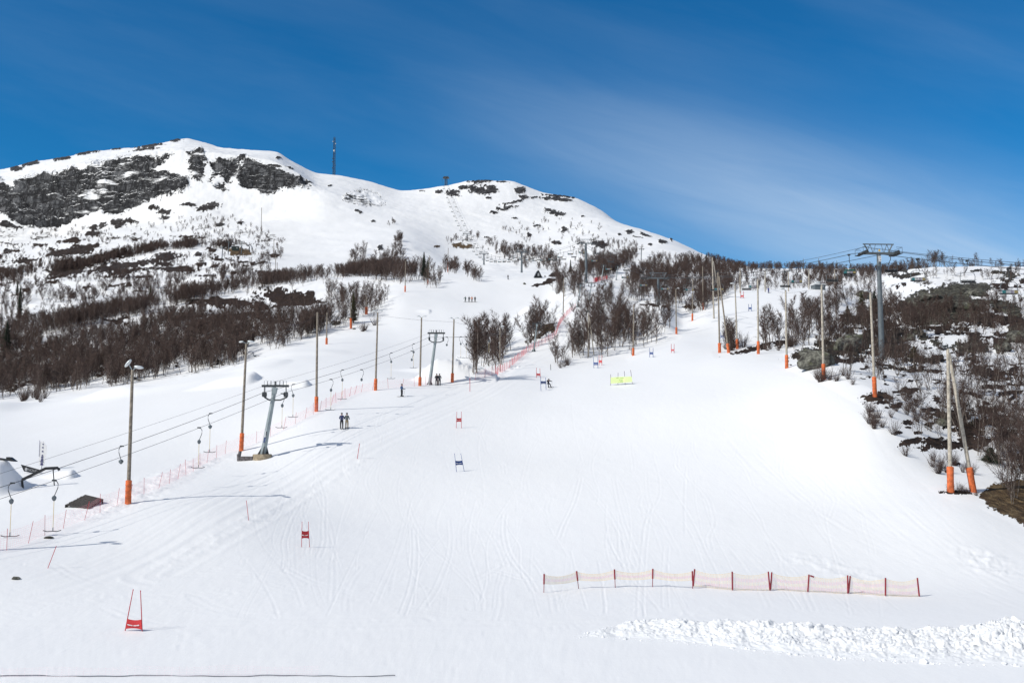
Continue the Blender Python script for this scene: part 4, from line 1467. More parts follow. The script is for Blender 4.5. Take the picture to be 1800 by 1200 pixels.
hut(414, 440, 4.2, 3, 2.3, "small dark green hut on bare ground between two little lift towers", M_HUT)
hut(945, 488, 3.0, 3, 2.6, "tiny black A-frame hut beside the birches at the lift line", M_BLACK, True)
hut(1438, 508, 3.4, 3, 1.2, "low snow-covered hut on the crest right of the light poles", M_GREY)
p = ground(440, 443)
o = thing('drive_shell', "curved dark shell of the small lift's drive station beside the hut", 'lift station', p)
b = MB()
vs, fs = [], []
for i in range(9):
    a = math.radians(-20 + i * 20)
    for y in (-1.2, 1.2):
        vs.append((-.5 + 1.9 * math.cos(a) * .9, y, 2.2 + 2.4 * math.sin(a)))
        vs.append((-.5 + 1.7 * math.cos(a) * .9, y, 2.2 + 2.2 * math.sin(a)))
for i in range(8):
    k = i * 4
    fs += [(k, k + 2, k + 6, k + 4), (k + 1, k + 5, k + 7, k + 3), (k, k + 4, k + 5, k + 1), (k + 2, k + 3, k + 7, k + 6)]
b.add(vs, fs).build('shell', M_GREY, o)
MB().tube([(-.6, 0, -.8), (-.6, 0, 3.6)], .3, 6).build('post', M_DARK, o)
for (bx, by, ty, lab) in ((390, 456, 434, "small grey lift tower left of the dark green hut, lowest of three"), (401, 448, 424, "small grey lift tower touching the left wall of the hut"), (424, 448, 424, "small grey lift tower right of the dark green hut"),
                          (1127, 456, 437, "small leaning lift tower on the snow strip at the top of the T-bar track")):
    p = ground(bx, by)
    Hh = (by - ty) / F * p.y
    o = thing('small_lift_tower', lab, 'lift tower', p, 0, 'little lift towers')
    MB().tube([(0, 0, -.8), (.3, 0, Hh)], .26, 8).build('mast', M_GREY, o)
    MB().box((.3, 0, Hh), (3.6, .4, .3)).tube([(-1.3, 0, Hh - .1), (-.8, 0, Hh - .9), (1.4, 0, Hh - .9), (1.9, 0, Hh - .1)], .12, 5).build('cross_arm', M_DARK, o, False)
p = ground(1142, 458)
o = thing('small_lift_tower', "low lift tower head just right of the small leaning tower on the snow strip", 'lift tower', p, 0, 'little lift towers')
MB().tube([(0, 0, -.8), (0, 0, 2.2)], .26, 8).build('mast', M_GREY, o)
MB().box((0, 0, 2.2), (3.4, .4, .3)).build('cross_arm', M_DARK, o, False)
for k, (bx, by, ty, lab) in enumerate(((481, 450, 420, "thin brown pole by the dark bare patch, left one of two"), (484, 478, 448, "thin brown pole standing below the dark bare patch"), (487, 478, 461, "short stay pole beside the thin brown pole"), (459, 407, 364, "hair-thin far pole alone on the upper snowfield"),
                                       (180, 560, 545, "pale wooden stub pole in the left birch wood, upper one"), (84, 624, 602, "pale wooden stub pole in the left birch wood, middle one"), (19, 633, 614, "pale wooden stub pole in front of the big spruce"), (716 - 500, 0, 0, ""))):
    if lab:
        p = ground(bx, by)
        tag(MB().tube([p - Vector((0, 0, 1)), p + Vector((0, 0, (by - ty) / F * p.y))], .055 * p.y / 190, 6).build('wooden_pole', M_WOODL if bx < 200 else M_WOOD), lab, 'pole')


# ------------------------------------------------------------------ slalom gates
def gate(b1, b2, t1, t2, pz0, pz1, colour, label):
    g1, g2 = ground(*b1), ground(*b2)
    D = g1.y
    o = thing('slalom_gate', label, 'slalom gate', g1, 0, 'slalom gates on the race piste')
    e = g2 - g1
    T1 = at(*t1, D) - g1
    T2 = at(*t2, g2.y) - g1
    m = M_RED if colour == 'r' else M_BLUE
    mp = M_REDP if colour == 'r' else mat_basic('blue_pole_plastic', (.03, .09, .30), .45)
    r = .022 if D < 60 else max(.02, .00026 * D)
    for a, t in ((Vector((0, 0, 0)), T1), (e, T2)):
        d = (t - a).normalized()
        p = MB().tube([a - d * .15, a.lerp(t, .5), t], [r, r, r * .8], 6)
        p.ball(t, (r * 1.3, r * 1.3, r * 1.5), 4)
        p.build('pole', mp, o)
    # panel stretched between the poles, sagging at its upper edge
    hp = lambda a, t, f: a.lerp(t, f)
    NN = 8
    vs, fs = [], []
    for side in (0, 1):
        for j in range(NN + 1):
            q = j / NN
            for f, sag in ((pz0, -.04), (pz1, .06 if colour == 'r' else .05)):
                p = hp(Vector((0, 0, 0)), T1, f).lerp(hp(e, T2, f), q)
                p = p + Vector((0, -.025 - .03 * side + .04 * math.sin(q * 3.1), -sag * 4 * q * (1 - q)))
                vs.append(p)
    for j in range(NN):
        k = 2 * j
        fs.append((k, k + 2, k + 3, k + 1))
        k2 = k + 2 * (NN + 1)
        fs.append((k2, k2 + 1, k2 + 3, k2 + 2))
    for k in (0, 2 * NN):
        fs.append((k, k + 1, k + 1 + 2 * (NN + 1), k + 2 * (NN + 1)))
    pn = MB().add(vs, fs).build('panel', m, o)
    tx = MB()
    W = e.length * .78
    x = 0
    while x < W:
        w = rng.uniform(.03, .06)
        if not (.40 < x / W < .47):
            q = .11 + x / e.length
            f = (pz0 * .5 + pz1 * .5)
            p = hp(Vector((0, 0, 0)), T1, f).lerp(hp(e, T2, f), q) + Vector((0, -.075, -.06 * 4 * q * (1 - q)))
            tx.box(p, (w, .008, .05 + rng.uniform(-.012, .012)))
        x += w + .018
    tx.build('panel_print', M_WHITE, pn, False)
    return o


gate((220, 1108), (250, 1109), (234, 1036), (247, 1038), .05, .30, 'r', "nearest red slalom gate, poles leaning together, panel close to the snow")
gate((530, 961), (544, 961), (531, 917), (542, 917), .34, .66, 'r', "second red slalom gate from the camera, in the left half of the piste")
gate((802.5, 829), (816, 828), (799, 797), (810, 797), .36, .62, 'b', "nearest blue slalom gate with both poles tilted to the left")
gate((802, 752), (811, 752), (803, 724), (811, 724), .38, .64, 'r', "red slalom gate above the nearest blue gate")
gate((951, 687), (960, 685), (950, 663), (959, 664), .50, .74, 'b', "blue slalom gate beside the crouching racer")
gate((943, 664), (950, 664), (943, 647), (949, 648), .20, .50, 'r', "red slalom gate just behind the racer's blue gate")
gate((1044, 647), (1051, 647), (1043, 628), (1051, 628), .28, .55, 'b', "blue slalom gate at the foot of the twin poles in the thicket")
gate((1053, 642), (1058, 642), (1053, 625), (1058, 625), .24, .55, 'r', "small red slalom gate right beside the thicket's blue gate")
gate((1142, 628), (1148, 628), (1142, 612), (1148, 612), .30, .60, 'b', "blue slalom gate below the right tip of the thicket")
gate((1180, 620), (1185, 620), (1180, 605), (1185, 605), .20, .45, 'r', "red slalom gate in mid-piste below the light poles")
gate((1267, 595), (1272, 595), (1267, 584), (1272, 584), .2, .5, 'b', "small blue slalom gate beside the crossed wooden poles")
gate((1316, 547), (1321, 547), (1316, 535), (1321, 535), .28, .60, 'b', "blue slalom gate high on the upper piste")
gate((1302, 524), (1307, 524), (1302, 513), (1307, 513), .18, .50, 'r', "highest red slalom gate, just under the crest")
# small brush marker by the nearest gate
for (bx, by, tx, ty, lab) in ((437, 914, 433, 879, "thin red marker pole between the second red gate and the tallest light pole"), (84, 998, 99, 959, "thin red leaning marker pole at the lower left"),
                              (628, 806, 632, 779, "thin red marker pole right of the nearest T-bar tower"), (826, 688, 826, 664, "thin red marker pole right of the sixth light pole"), (968, 650, 968, 640, "short dark marker stick by the small bush")):
    p = ground(bx, by)
    t = at(tx, ty, p.y)
    tag(MB().tube([p - (t - p) * .1, t], .020 * max(1, p.y / 70), 5).build('marker_pole', M_REDP if by != 650 else M_DARK), lab, 'marker pole')

# ------------------------------------------------------------------ lime banner on four poles
ps = [ground(x, y) for x, y in ((1073.5, 677.5), (1086, 676.5), (1099, 676), (1112, 675))]
o = thing('race_banner', "lime green banner stretched between four thin poles on the race piste", 'banner', ps[0])
tops = [at(1073.5, 657.5, ps[0].y), at(1086.5, 655, ps[1].y), at(1097.5, 652, ps[2].y), at(1108.5, 650, ps[3].y)]
for p, t in zip(ps, tops):
    MB().tube([p - ps[0] - Vector((0, 0, .2)), t - ps[0]], .035, 5).build('pole', mat_basic('purple_grey_pole', (.16, .13, .17), .6), o)
b = MB()
fr = [(.18, .72), (.16, .66), (.16, .58), (.16, .54)]
for j in range(3):
    P = [(ps[j].lerp(tops[j], fr[j][0]), ps[j].lerp(tops[j], fr[j][1])), (ps[j + 1].lerp(tops[j + 1], fr[j + 1][0]), ps[j + 1].lerp(tops[j + 1], fr[j + 1][1]))]
    c = [P[0][0], P[1][0], P[1][1], P[0][1]]
    c = [q - ps[0] + Vector((0, -.05, 0)) for q in c]
    b.add(c + [q + Vector((0, .03, 0)) for q in c], [(0, 1, 2, 3), (7, 6, 5, 4), (0, 4, 5, 1), (1, 5, 6, 2), (2, 6, 7, 3), (3, 7, 4, 0)])
bn = b.build('banner_cloth', M_LIME, o, False)
b = MB()
A = ps[0].lerp(tops[0], .6) - ps[0]
B = ps[3].lerp(tops[3], .5) - ps[0]
for (t0, t1, dz) in ((.27, .42, 0), (.46, .62, 0), (.40, .45, -.33), (.47, .58, -.33), (.35, .58, -.62)):
    x = t0
    while x < t1:
        b.box(A.lerp(B, x) + Vector((0, -.12, dz)), (.07, .01, .09))
        x += .028
b.build('banner_print', mat_basic('faded_green_print', (.30, .40, .12), .7), bn, False)


# ------------------------------------------------------------------ fences and nets
def strands(b, A, Bp, a0, b0, a1, b1, nx, rows, r, sag):
    """woven panel between two posts; A/Bp feet, fractions of height"""


def net_post(b, foot, top, r=.03):
    b.tube([foot, top], r, 6)


# low orange-and-yellow fence in the foreground
FP = [(956, 1041, 956.5, 1008), (1017, 1034, 1013.5, 1003), (1081.5, 1032, 1080, 1000), (1147, 1031, 1147.5, 999), (1217.5, 1034, 1217, 1003), (1218.5, 1030, 1221, 999.5), (1287.5, 1037, 1287, 1004),
      (1353.5, 1037.5, 1350.5, 1004), (1354.5, 1036, 1356.5, 1005), (1420, 1040, 1422, 1009), (1490.5, 1043, 1490, 1010.5), (1491.5, 1042, 1494.5, 1011.5), (1556.5, 1047, 1556.5, 1015), (1616, 1048, 1612.5, 1015)]
feet = [ground(a, b) for a, b, _, _ in FP]
tops = [at(c, d, f.y) for (a, b, c, d), f in zip(FP, feet)]
fence = thing('snow_fence', "low net fence with red posts, pink and yellow mesh, standing above the snow bank", 'fence', feet[0])
for f, t in zip(feet, tops):
    v = (t - f)
    q = MB().tube([f - feet[0] - v * .12, f - feet[0] + v * .45], .022, 6)
    q.tube([f - feet[0] + v * (.45 if f.x < feet[5].x - .1 else .04), t - feet[0]], .048, 7)
    q.build('post', mat_basic('dark_red_post', (.26, .018, .03), .5), fence)
PAN = [(0, 1, .48), (1, 2, .50), (2, 3, .50), (3, 4, .50), (5, 6, 0.0), (6, 7, -.02), (8, 9, -.02), (9, 10, -.02), (11, 12, -.02), (12, 13, -.02)]
for (i, j, lo) in PAN:
    nt = [MB(), MB()]
    fi, ti, fj, tj = feet[i] - feet[0], tops[i] - feet[0], feet[j] - feet[0], tops[j] - feet[0]
    hi = .94
    nrow = 9 if lo > .3 else 15

    def P(u, w):
        f = lo + (hi - lo) * w
        a = fi.lerp(ti, f).lerp(fj.lerp(tj, f), u)
        sag = (.17 * w + (.10 if lo > .3 else .04) * (1 - w)) * 4 * u * (1 - u)
        return a + Vector((0, .05 * math.sin(u * 6 + w * 2), -sag))
    for k in range(nrow + 1):
        w = k / nrow
        edge_ = k in (0, nrow)
        band = int(w * (3.0 if lo > .3 else 5.0))
        yel = edge_ or ((band % 2 == 0) if lo > .3 else band in (0, 2, 4) and not (band == 4 and False))
        b = nt[0] if yel else nt[1]
        b.tube([P(u_ / 8, w) for u_ in range(9)], .011 if edge_ else .0065, 3, cap=False)
    for k in range(1, 24):
        for w0 in range(nrow):
            wa, wb = w0 / nrow, (w0 + 1) / nrow
            band = int(wa * (3.0 if lo > .3 else 5.0))
            yel = (band % 2 == 0)
            b = nt[0] if yel else nt[1]
            b.tube([P(k / 24, wa), P(k / 24, wb)], .0062, 3, cap=False)
    mesh = MB()
    for mi, b in enumerate(nt):
        mesh.add(b.v, b.f, mi)
    mesh.build('net_panel', [M_YELN, M_ROSEN], fence)
MB().box(at(1426.5, 1012, feet[9].y) - feet[0] + Vector((.02, -.05, 0)), (.24, .04, .09), Matrix.Rotation(.35, 3, 'Y')).build('tag_plate', mat_basic('dark_red_post', (.26, .018, .03), .5), fence, False)


def long_net(line_px, step, hgt, label, dens=9, cols=(M_PINKN,), leanr=.25, postr=.016, skip=(), dark_tops=True, verts=True):
    pts = []
    sp = smooth_pts(line_px, 6)
    gs = [ground(*p) for p in sp]
    acc = 0.0
    pos = [gs[0]]
    for a, c in zip(gs[:-1], gs[1:]):
        L = (c - a).length
        while acc + L >= step and L > 1e-6:
            t = (step - acc) / L
            a = a.lerp(c, t)
            pos.append(a.copy())
            L = (c - a).length
            acc = 0
        acc += L
    o = thing('safety_net', label, 'safety net', pos[0])
    tp = []
    for p in pos:
        p.z = height(p.x, p.y)
        t = Vector((rng.uniform(-.08, leanr) * hgt, rng.uniform(-.1, .1), hgt * rng.uniform(.92, 1.1)))
        tp.append((p - pos[0], p - pos[0] + t))
        r_ = postr * max(1, p.y / 110)
        q = MB().tube([tp[-1][0] - t * .1, tp[-1][1]], r_, 5)
        if rng.random() < .3 and dark_tops:
            q.ball(tp[-1][1], (r_ * 1.8,) * 3, 4)
        if hgt > .5:
            q.build('net_post', M_REDP, o)
    k = 0
    nets = [MB() for _ in cols]
    for (f0, t0), (f1, t1) in zip(tp[:-1], tp[1:]):
        th = .0034 * max(1.0, (f0.y + pos[0].y) / 120)
        for r_ in range(dens + 1):
            w = .06 + .84 * r_ / dens
            a, c = f0.lerp(t0, w), f1.lerp(t1, w)
            m = a.lerp(c, .5) - Vector((0, 0, .10 * w))
            nets[k % len(cols)].tube([a, m, c], th, 3, cap=False)
        if verts:
            for c_ in range(1, 12):
                u_ = c_ / 12
                a, c = f0.lerp(f1, u_), t0.lerp(t1, u_)
                nets[k % len(cols)].tube([a.lerp(c, .06), a.lerp(c, .88)], th, 3, cap=False)
        k += 1
    for b, m in zip(nets, cols):
        if b.v:
            b.build('net_mesh', m, o)
    return o


long_net([(-60, 975), (20, 965), (90, 936), (148, 914), (212, 884), (300, 848), (390, 800), (450, 778), (520, 744), (590, 708), (640, 688), (700, 681), (760, 676), (792, 673)], 2.55, 1.35,
         "long faded pink safety net with red posts along the near T-bar track", 8)
long_net([(835, 668), (850, 664), (880, 655), (897, 645), (912, 632), (932, 616), (955, 604), (975, 592), (982, 575), (990, 562), (1003, 548), (1015, 541)], 2.2, 1.5,
         "pink safety net climbing past the small thicket to the fourth T-bar tower", 9, (mat_basic('strong_pink_netting', (.86, .42, .45), .7),), .12)
long_net([(1044, 497), (1052, 494), (1062, 492), (1072, 490)], 2.4, 1.9, "short red safety net below the far T-bar towers", 16, (M_RED,), .1)
long_net([(-60, 1189), (100, 1189), (240, 1188), (420, 1187), (560, 1186), (700, 1183)], 3.4, .42, "very low pale net with a painted dark shadow line along the bottom edge", 5, (mat_basic('faint_pink_netting', (.86, .70, .76), .8),), .1, .005)
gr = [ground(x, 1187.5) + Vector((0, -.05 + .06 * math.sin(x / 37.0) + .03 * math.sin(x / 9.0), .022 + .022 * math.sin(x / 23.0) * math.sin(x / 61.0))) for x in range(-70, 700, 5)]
tag(MB().tube(gr, .016, 5).build('net_foot_shadow', M_NETSHADE), "dark rope lying on the snow along the bottom left edge", 'painted shadow')  # thin dark tube standing in for the shadow at the net's foot

# ------------------------------------------------------------------ snow park furniture
p = ground(41, 857)
D = p.y
o = thing('park_rail', "bent black terrain park rail standing on the snow at the left", 'park rail', p)
pl = [at(38.5, 843, D), at(80, 823, D + 1.2), at(101, 822, D + 1.6), at(104.5, 826, D + 1.6)]
b = MB()
b.tube([q - p for q in pl], .13, 4)
b.build('rail_beam', M_BLACK, o, False)
MB().tube([Vector((0, 0, -.3)), pl[0] - p], .11, 4).build('leg', M_BLACK, o, False)
q = Vector((pl[2].x, pl[2].y, height(pl[2].x, pl[2].y) - .2)) - p
MB().tube([pl[2] - p + Vector((-.4, 0, 0)), Vector((pl[2].x - p.x - .2, pl[2].y - p.y, q.z))], .05, 4).build('leg', M_BLACK, o, False)
p = ground(53, 831)
D = p.y
o = thing('advert_board', "black banner board with a pale emblem and lettering beside the big snow heap", 'banner', p)
c = [at(42, 828, D), at(68, 832, D), at(70.5, 825.5, D), at(36.5, 816, D)]
c = [q - p for q in c]
bd = MB().add(c + [q + Vector((0, .08, 0)) for q in c], [(0, 1, 2, 3), (7, 6, 5, 4), (0, 4, 5, 1), (1, 5, 6, 2), (2, 6, 7, 3), (3, 7, 4, 0)]).build('board', M_BLACK, o, False)
em = MB().ball(at(46.6, 824.3, D) - p + Vector((0, -.05, 0)), (.14, .02, .17), 6)
em.build('emblem', M_PALE, bd)
tcu = bpy.data.curves.new('lettering', 'FONT')
tcu.body = "HOVDEN"
tcu.size = .33
tcu.extrude = .01
tcu.materials.append(M_PALE)
to = bpy.data.objects.new('lettering', tcu)
scene.collection.objects.link(to)
dg = bpy.context.evaluated_depsgraph_get()
tme = bpy.data.meshes.new_from_object(to.evaluated_get(dg))
bpy.data.objects.remove(to)
to = bpy.data.objects.new('lettering', tme)
scene.collection.objects.link(to)
to.parent = bd
to.location = at(49, 826.6, D) - p + Vector((0, -.06, 0))
to.rotation_euler = (math.pi / 2, math.radians(13), 0)
p = ground(10, 812)
o = thing('jump_box', "black slanted jump box sticking out on top of the big snow heap", 'park box', p)
a_ = [at(10.5, 803, p.y) - p, at(17, 803.5, p.y) - p, at(27, 811, p.y) - p, at(20, 810.5, p.y) - p, at(11, 809, p.y) - p]
MB().add(a_ + [q + Vector((0, .5, 0)) for q in a_], [(0, 4, 3, 2, 1), (5, 6, 7, 8, 9), (0, 1, 6, 5), (1, 2, 7, 6), (2, 3, 8, 7), (3, 4, 9, 8), (4, 0, 5, 9)]).build('box_body', M_BLACK, o, False)
a_ = [at(-14, 803, p.y) - p, at(8, 806.5, p.y) - p, at(8, 808, p.y) - p, at(-14, 809, p.y) - p]
MB().add(a_ + [q + Vector((0, .5, 0)) for q in a_], [(3, 2, 1, 0), (4, 5, 6, 7), (0, 1, 5, 4), (1, 2, 6, 5), (2, 3, 7, 6), (3, 0, 4, 7)]).build('ramp_lip', M_BLACK, o, False)
# feather flag
p = ground(73, 824)
D = p.y
o = thing('feather_flag', "tall narrow white feather flag with dark marks, standing on the left run", 'flag', p)
k = p.y / F
t = at(76.5, 775.5, D) - p
MB().tube([(0, 0, -.3), t * .5, t * .9, t], [.035, .03, .02, .015], 5).build('flag_pole', M_GREY, o)
prof = [(0.12, .10, .30), (.3, .08, .33), (.5, .06, .36), (.7, -.02, .38), (.85, -.03, .34), (.95, .02, .24), (1.0, .08, .14)]
vs = []
for yy in (0, .02):
    for f, l_, r_ in prof:
        vs += [(t.x * f - .35 + l_ * .5, yy - .03, t.z * f), (t.x * f - .35 + r_ * 2.0, yy - .03, t.z * f)]
n_ = len(prof)
fs = [(2 * i, 2 * i + 1, 2 * i + 3, 2 * i + 2) for i in range(n_ - 1)] + [(2 * n_ + 2 * i, 2 * n_ + 2 * i + 2, 2 * n_ + 2 * i + 3, 2 * n_ + 2 * i + 1) for i in range(n_ - 1)]
fs += [(2 * i, 2 * i + 2, 2 * n_ + 2 * i + 2, 2 * n_ + 2 * i) for i in range(n_ - 1)] + [(2 * i + 1, 2 * n_ + 2 * i + 1, 2 * n_ + 2 * i + 3, 2 * i + 3) for i in range(n_ - 1)]
fl = MB().add(vs, fs).build('flag_cloth', M_WHITE, o)
mk = MB()
for f, w in ((.90, .10), (.78, .13), (.64, .14), (.50, .12), (.44, .2), (.38, .16), (.33, .2), (.27, .3), (.20, .22), (.16, .25)):
    mk.box((t.x * f + .0, -.06, t.z * f), (w, .01, .12))
mk.box((t.x * .75 - .33, -.06, t.z * .75), (.03, .01, 1.6))
mk.build('flag_print', mat_basic('indigo_print', (.05, .05, .16), .7), fl, False)
# brown pallet
n0 = ground(150, 893)
D = n0.y
cs = [at(113, 887, D + .6), at(155, 893, D - .3), at(182, 876, D + 1.6), at(150, 868.5, D + 2.6)]
o = thing('wooden_pallet', "dark brown slatted wooden platform tilted on the snow left of the tallest pole", 'wooden platform', cs[1])
b = MB()
a0, a1, a2, a3 = [c - cs[1] for c in cs]
N = 13
up = Vector((0, -.02, .06))
for j in range(N):
    q0, q1 = j / N, (j + .80) / N
    w = [a0.lerp(a3, q0), a1.lerp(a2, q0), a1.lerp(a2, q1), a0.lerp(a3, q1)]
    jit = rng.uniform(-.05, .05)
    w = [x + Vector((jit, 0, rng.uniform(-.01, .01))) for x in w]
    b.add(w + [x - up for x in w], [(0, 1, 2, 3), (7, 6, 5, 4), (0, 4, 5, 1), (1, 5, 6, 2), (2, 6, 7, 3), (3, 7, 4, 0)])
b.build('planks', M_PLANK, o, False)
for f in (.05, .5, .95):
    s0, s1 = a0.lerp(a1, f) - up * 2.4, a3.lerp(a2, f) - up * 2.4
    MB().tube([s0, s1], .07, 4).build('bearer', M_PLANK, o, False)
for c in (a0, a1, a2, a3):
    w = c + cs[1]
    g = height(w.x, w.y)
    if w.z - g > .12:
        MB().tube([c * .94, Vector((c.x * .94, c.y * .94, g - cs[1].z - .15))], .06, 5).build('leg', M_PLANK, o, False)


# ------------------------------------------------------------------ rocks
M_LICHEN = None


def mat_rock():
    m = bpy.data.materials.new('lichen_rock')
    m.use_nodes = True
    T = NT(m.node_tree)
    b = T.n['Principled BSDF']
    g = T.new('ShaderNodeNewGeometry').outputs['Position']
    n = T.noise(g, 1.3, 7, 0.7)
    n2 = T.noise(g, 0.5, 4, 0.6)
    c = T.ramp(n, [(.36, (.016, .015, .013)), (.46, (.055, .053, .047)), (.56, (.13, .13, .11)), (.68, (.29, .29, .25))])
    c2 = T.mix(T.math('MULTIPLY', T.math('SUBTRACT', n2, .56, clamp=True), 5.0, clamp=True), c, (.09, .10, .045, 1))
    T.l.new(c2, b.inputs['Base Color'])
    b.inputs['Roughness'].default_value = .9
    bn = T.new('ShaderNodeBump')
    bn.inputs['Strength'].default_value = .9
    bn.inputs['Distance'].default_value = .25
    T.l.new(n, bn.inputs['Height'])
    T.l.new(bn.outputs[0], b.inputs['Normal'])
    return m


M_LICHEN = mat_rock()


def boulder(cx, by, wpx, hpx, label, dmin=0, seed=1):
    p = ground(cx, by, dmin)
    k = p.y / F
    w, h = wpx * k / 2, hpx * k
    bm = bmesh.new()
    bmesh.ops.create_icosphere(bm, subdivisions=5, radius=1)
    co = np.array([v.co[:] for v in bm.verts])
    s = seed * 7.7
    r = 1 + .28 * fbm(co[:, 0] * 1.3 + s, co[:, 1] * 1.3, 4, .55, seed, co[:, 2] * 1.3) + .10 * np.abs(fbm(co[:, 0] * 4 + s, co[:, 1] * 4, 3, .6, seed + 9, co[:, 2] * 4))
    # a few flat facets
    rr = np.random.RandomState(seed)
    for _ in range(7):
        nrm = rr.normal(size=3)
        nrm /= np.linalg.norm(nrm)
        dd = co @ nrm
        lim = rr.uniform(.62, .85)
        r = np.where(dd * r > lim, lim / np.maximum(dd, .05), r)
    co = co * r[:, None]
    for v, c in zip(bm.verts, co):
        v.co = (c[0] * w, c[1] * w * .8, c[2] * h * .62)
    me = bpy.data.meshes.new('boulder')
    bm.to_mesh(me)
    bm.free()
    me.materials.append(M_LICHEN)
    me.polygons.foreach_set('use_smooth', [True] * len(me.polygons))
    o = bpy.data.objects.new('boulder', me)
    scene.collection.objects.link(o)
    o.location = p + Vector((0, w * .3, h * .30))
    return tag(o, label, 'boulder', 'lichen boulders on the right hillside' if cx > 1300 else None)


for i, a in enumerate(((1440, 646, 62, 32, "pale lichen boulder between two orange-footed light poles, lowest of the pair"), (1496, 616, 66, 34, "large lichen boulder behind the pale one, among brown birches"),
                       (1425, 628, 40, 18, "dark boulder behind the third pale light pole"), (1600, 599, 22, 16, "small grey boulder on snow right of the big lift tower"),
                       (1716, 616, 50, 17, "flat grey boulder with a snow cap in the middle of the right slope"), (1767, 615, 32, 14, "rounded grey boulder right of the flat one"),
                       (1792, 600, 40, 22, "greenish boulder at the right edge of the photo"), (1659, 749, 26, 15, "small smooth boulder just left of the tall twin poles"),
                       (1612, 544, 30, 20, "yellow-green lichen boulder at the left end of the rock outcrop"), (1660, 540, 46, 16, "dark slab in the middle of the rock outcrop"),
                       (1520, 524, 30, 16, "olive boulder left of the big lift tower's mast"), (1638, 528, 50, 16, "layered slab on top of the rock outcrop"), (1720, 520, 44, 14, "rounded slab at the right part of the rock outcrop"), (1700, 545, 50, 16, "brown slab low in the rock outcrop"))):
    boulder(*a, seed=i + 2)
for i, (cx, by, wp, hp, lab) in enumerate(((590, 571, 15, 5, "flat dark rock in the snow by the wood edge"), (622, 579, 6, 3, "small dark rock beside the orange pole foot"), (28, 1018, 16, 6, "half-buried stone in the lower left snow"), (84, 946, 16, 4, "dark stick-like debris on the snow by the net"), (922, 500, 5, 4, "lone small dark rock on the smooth slope"))):
    boulder(cx, by, wp, hp, lab, seed=30 + i)


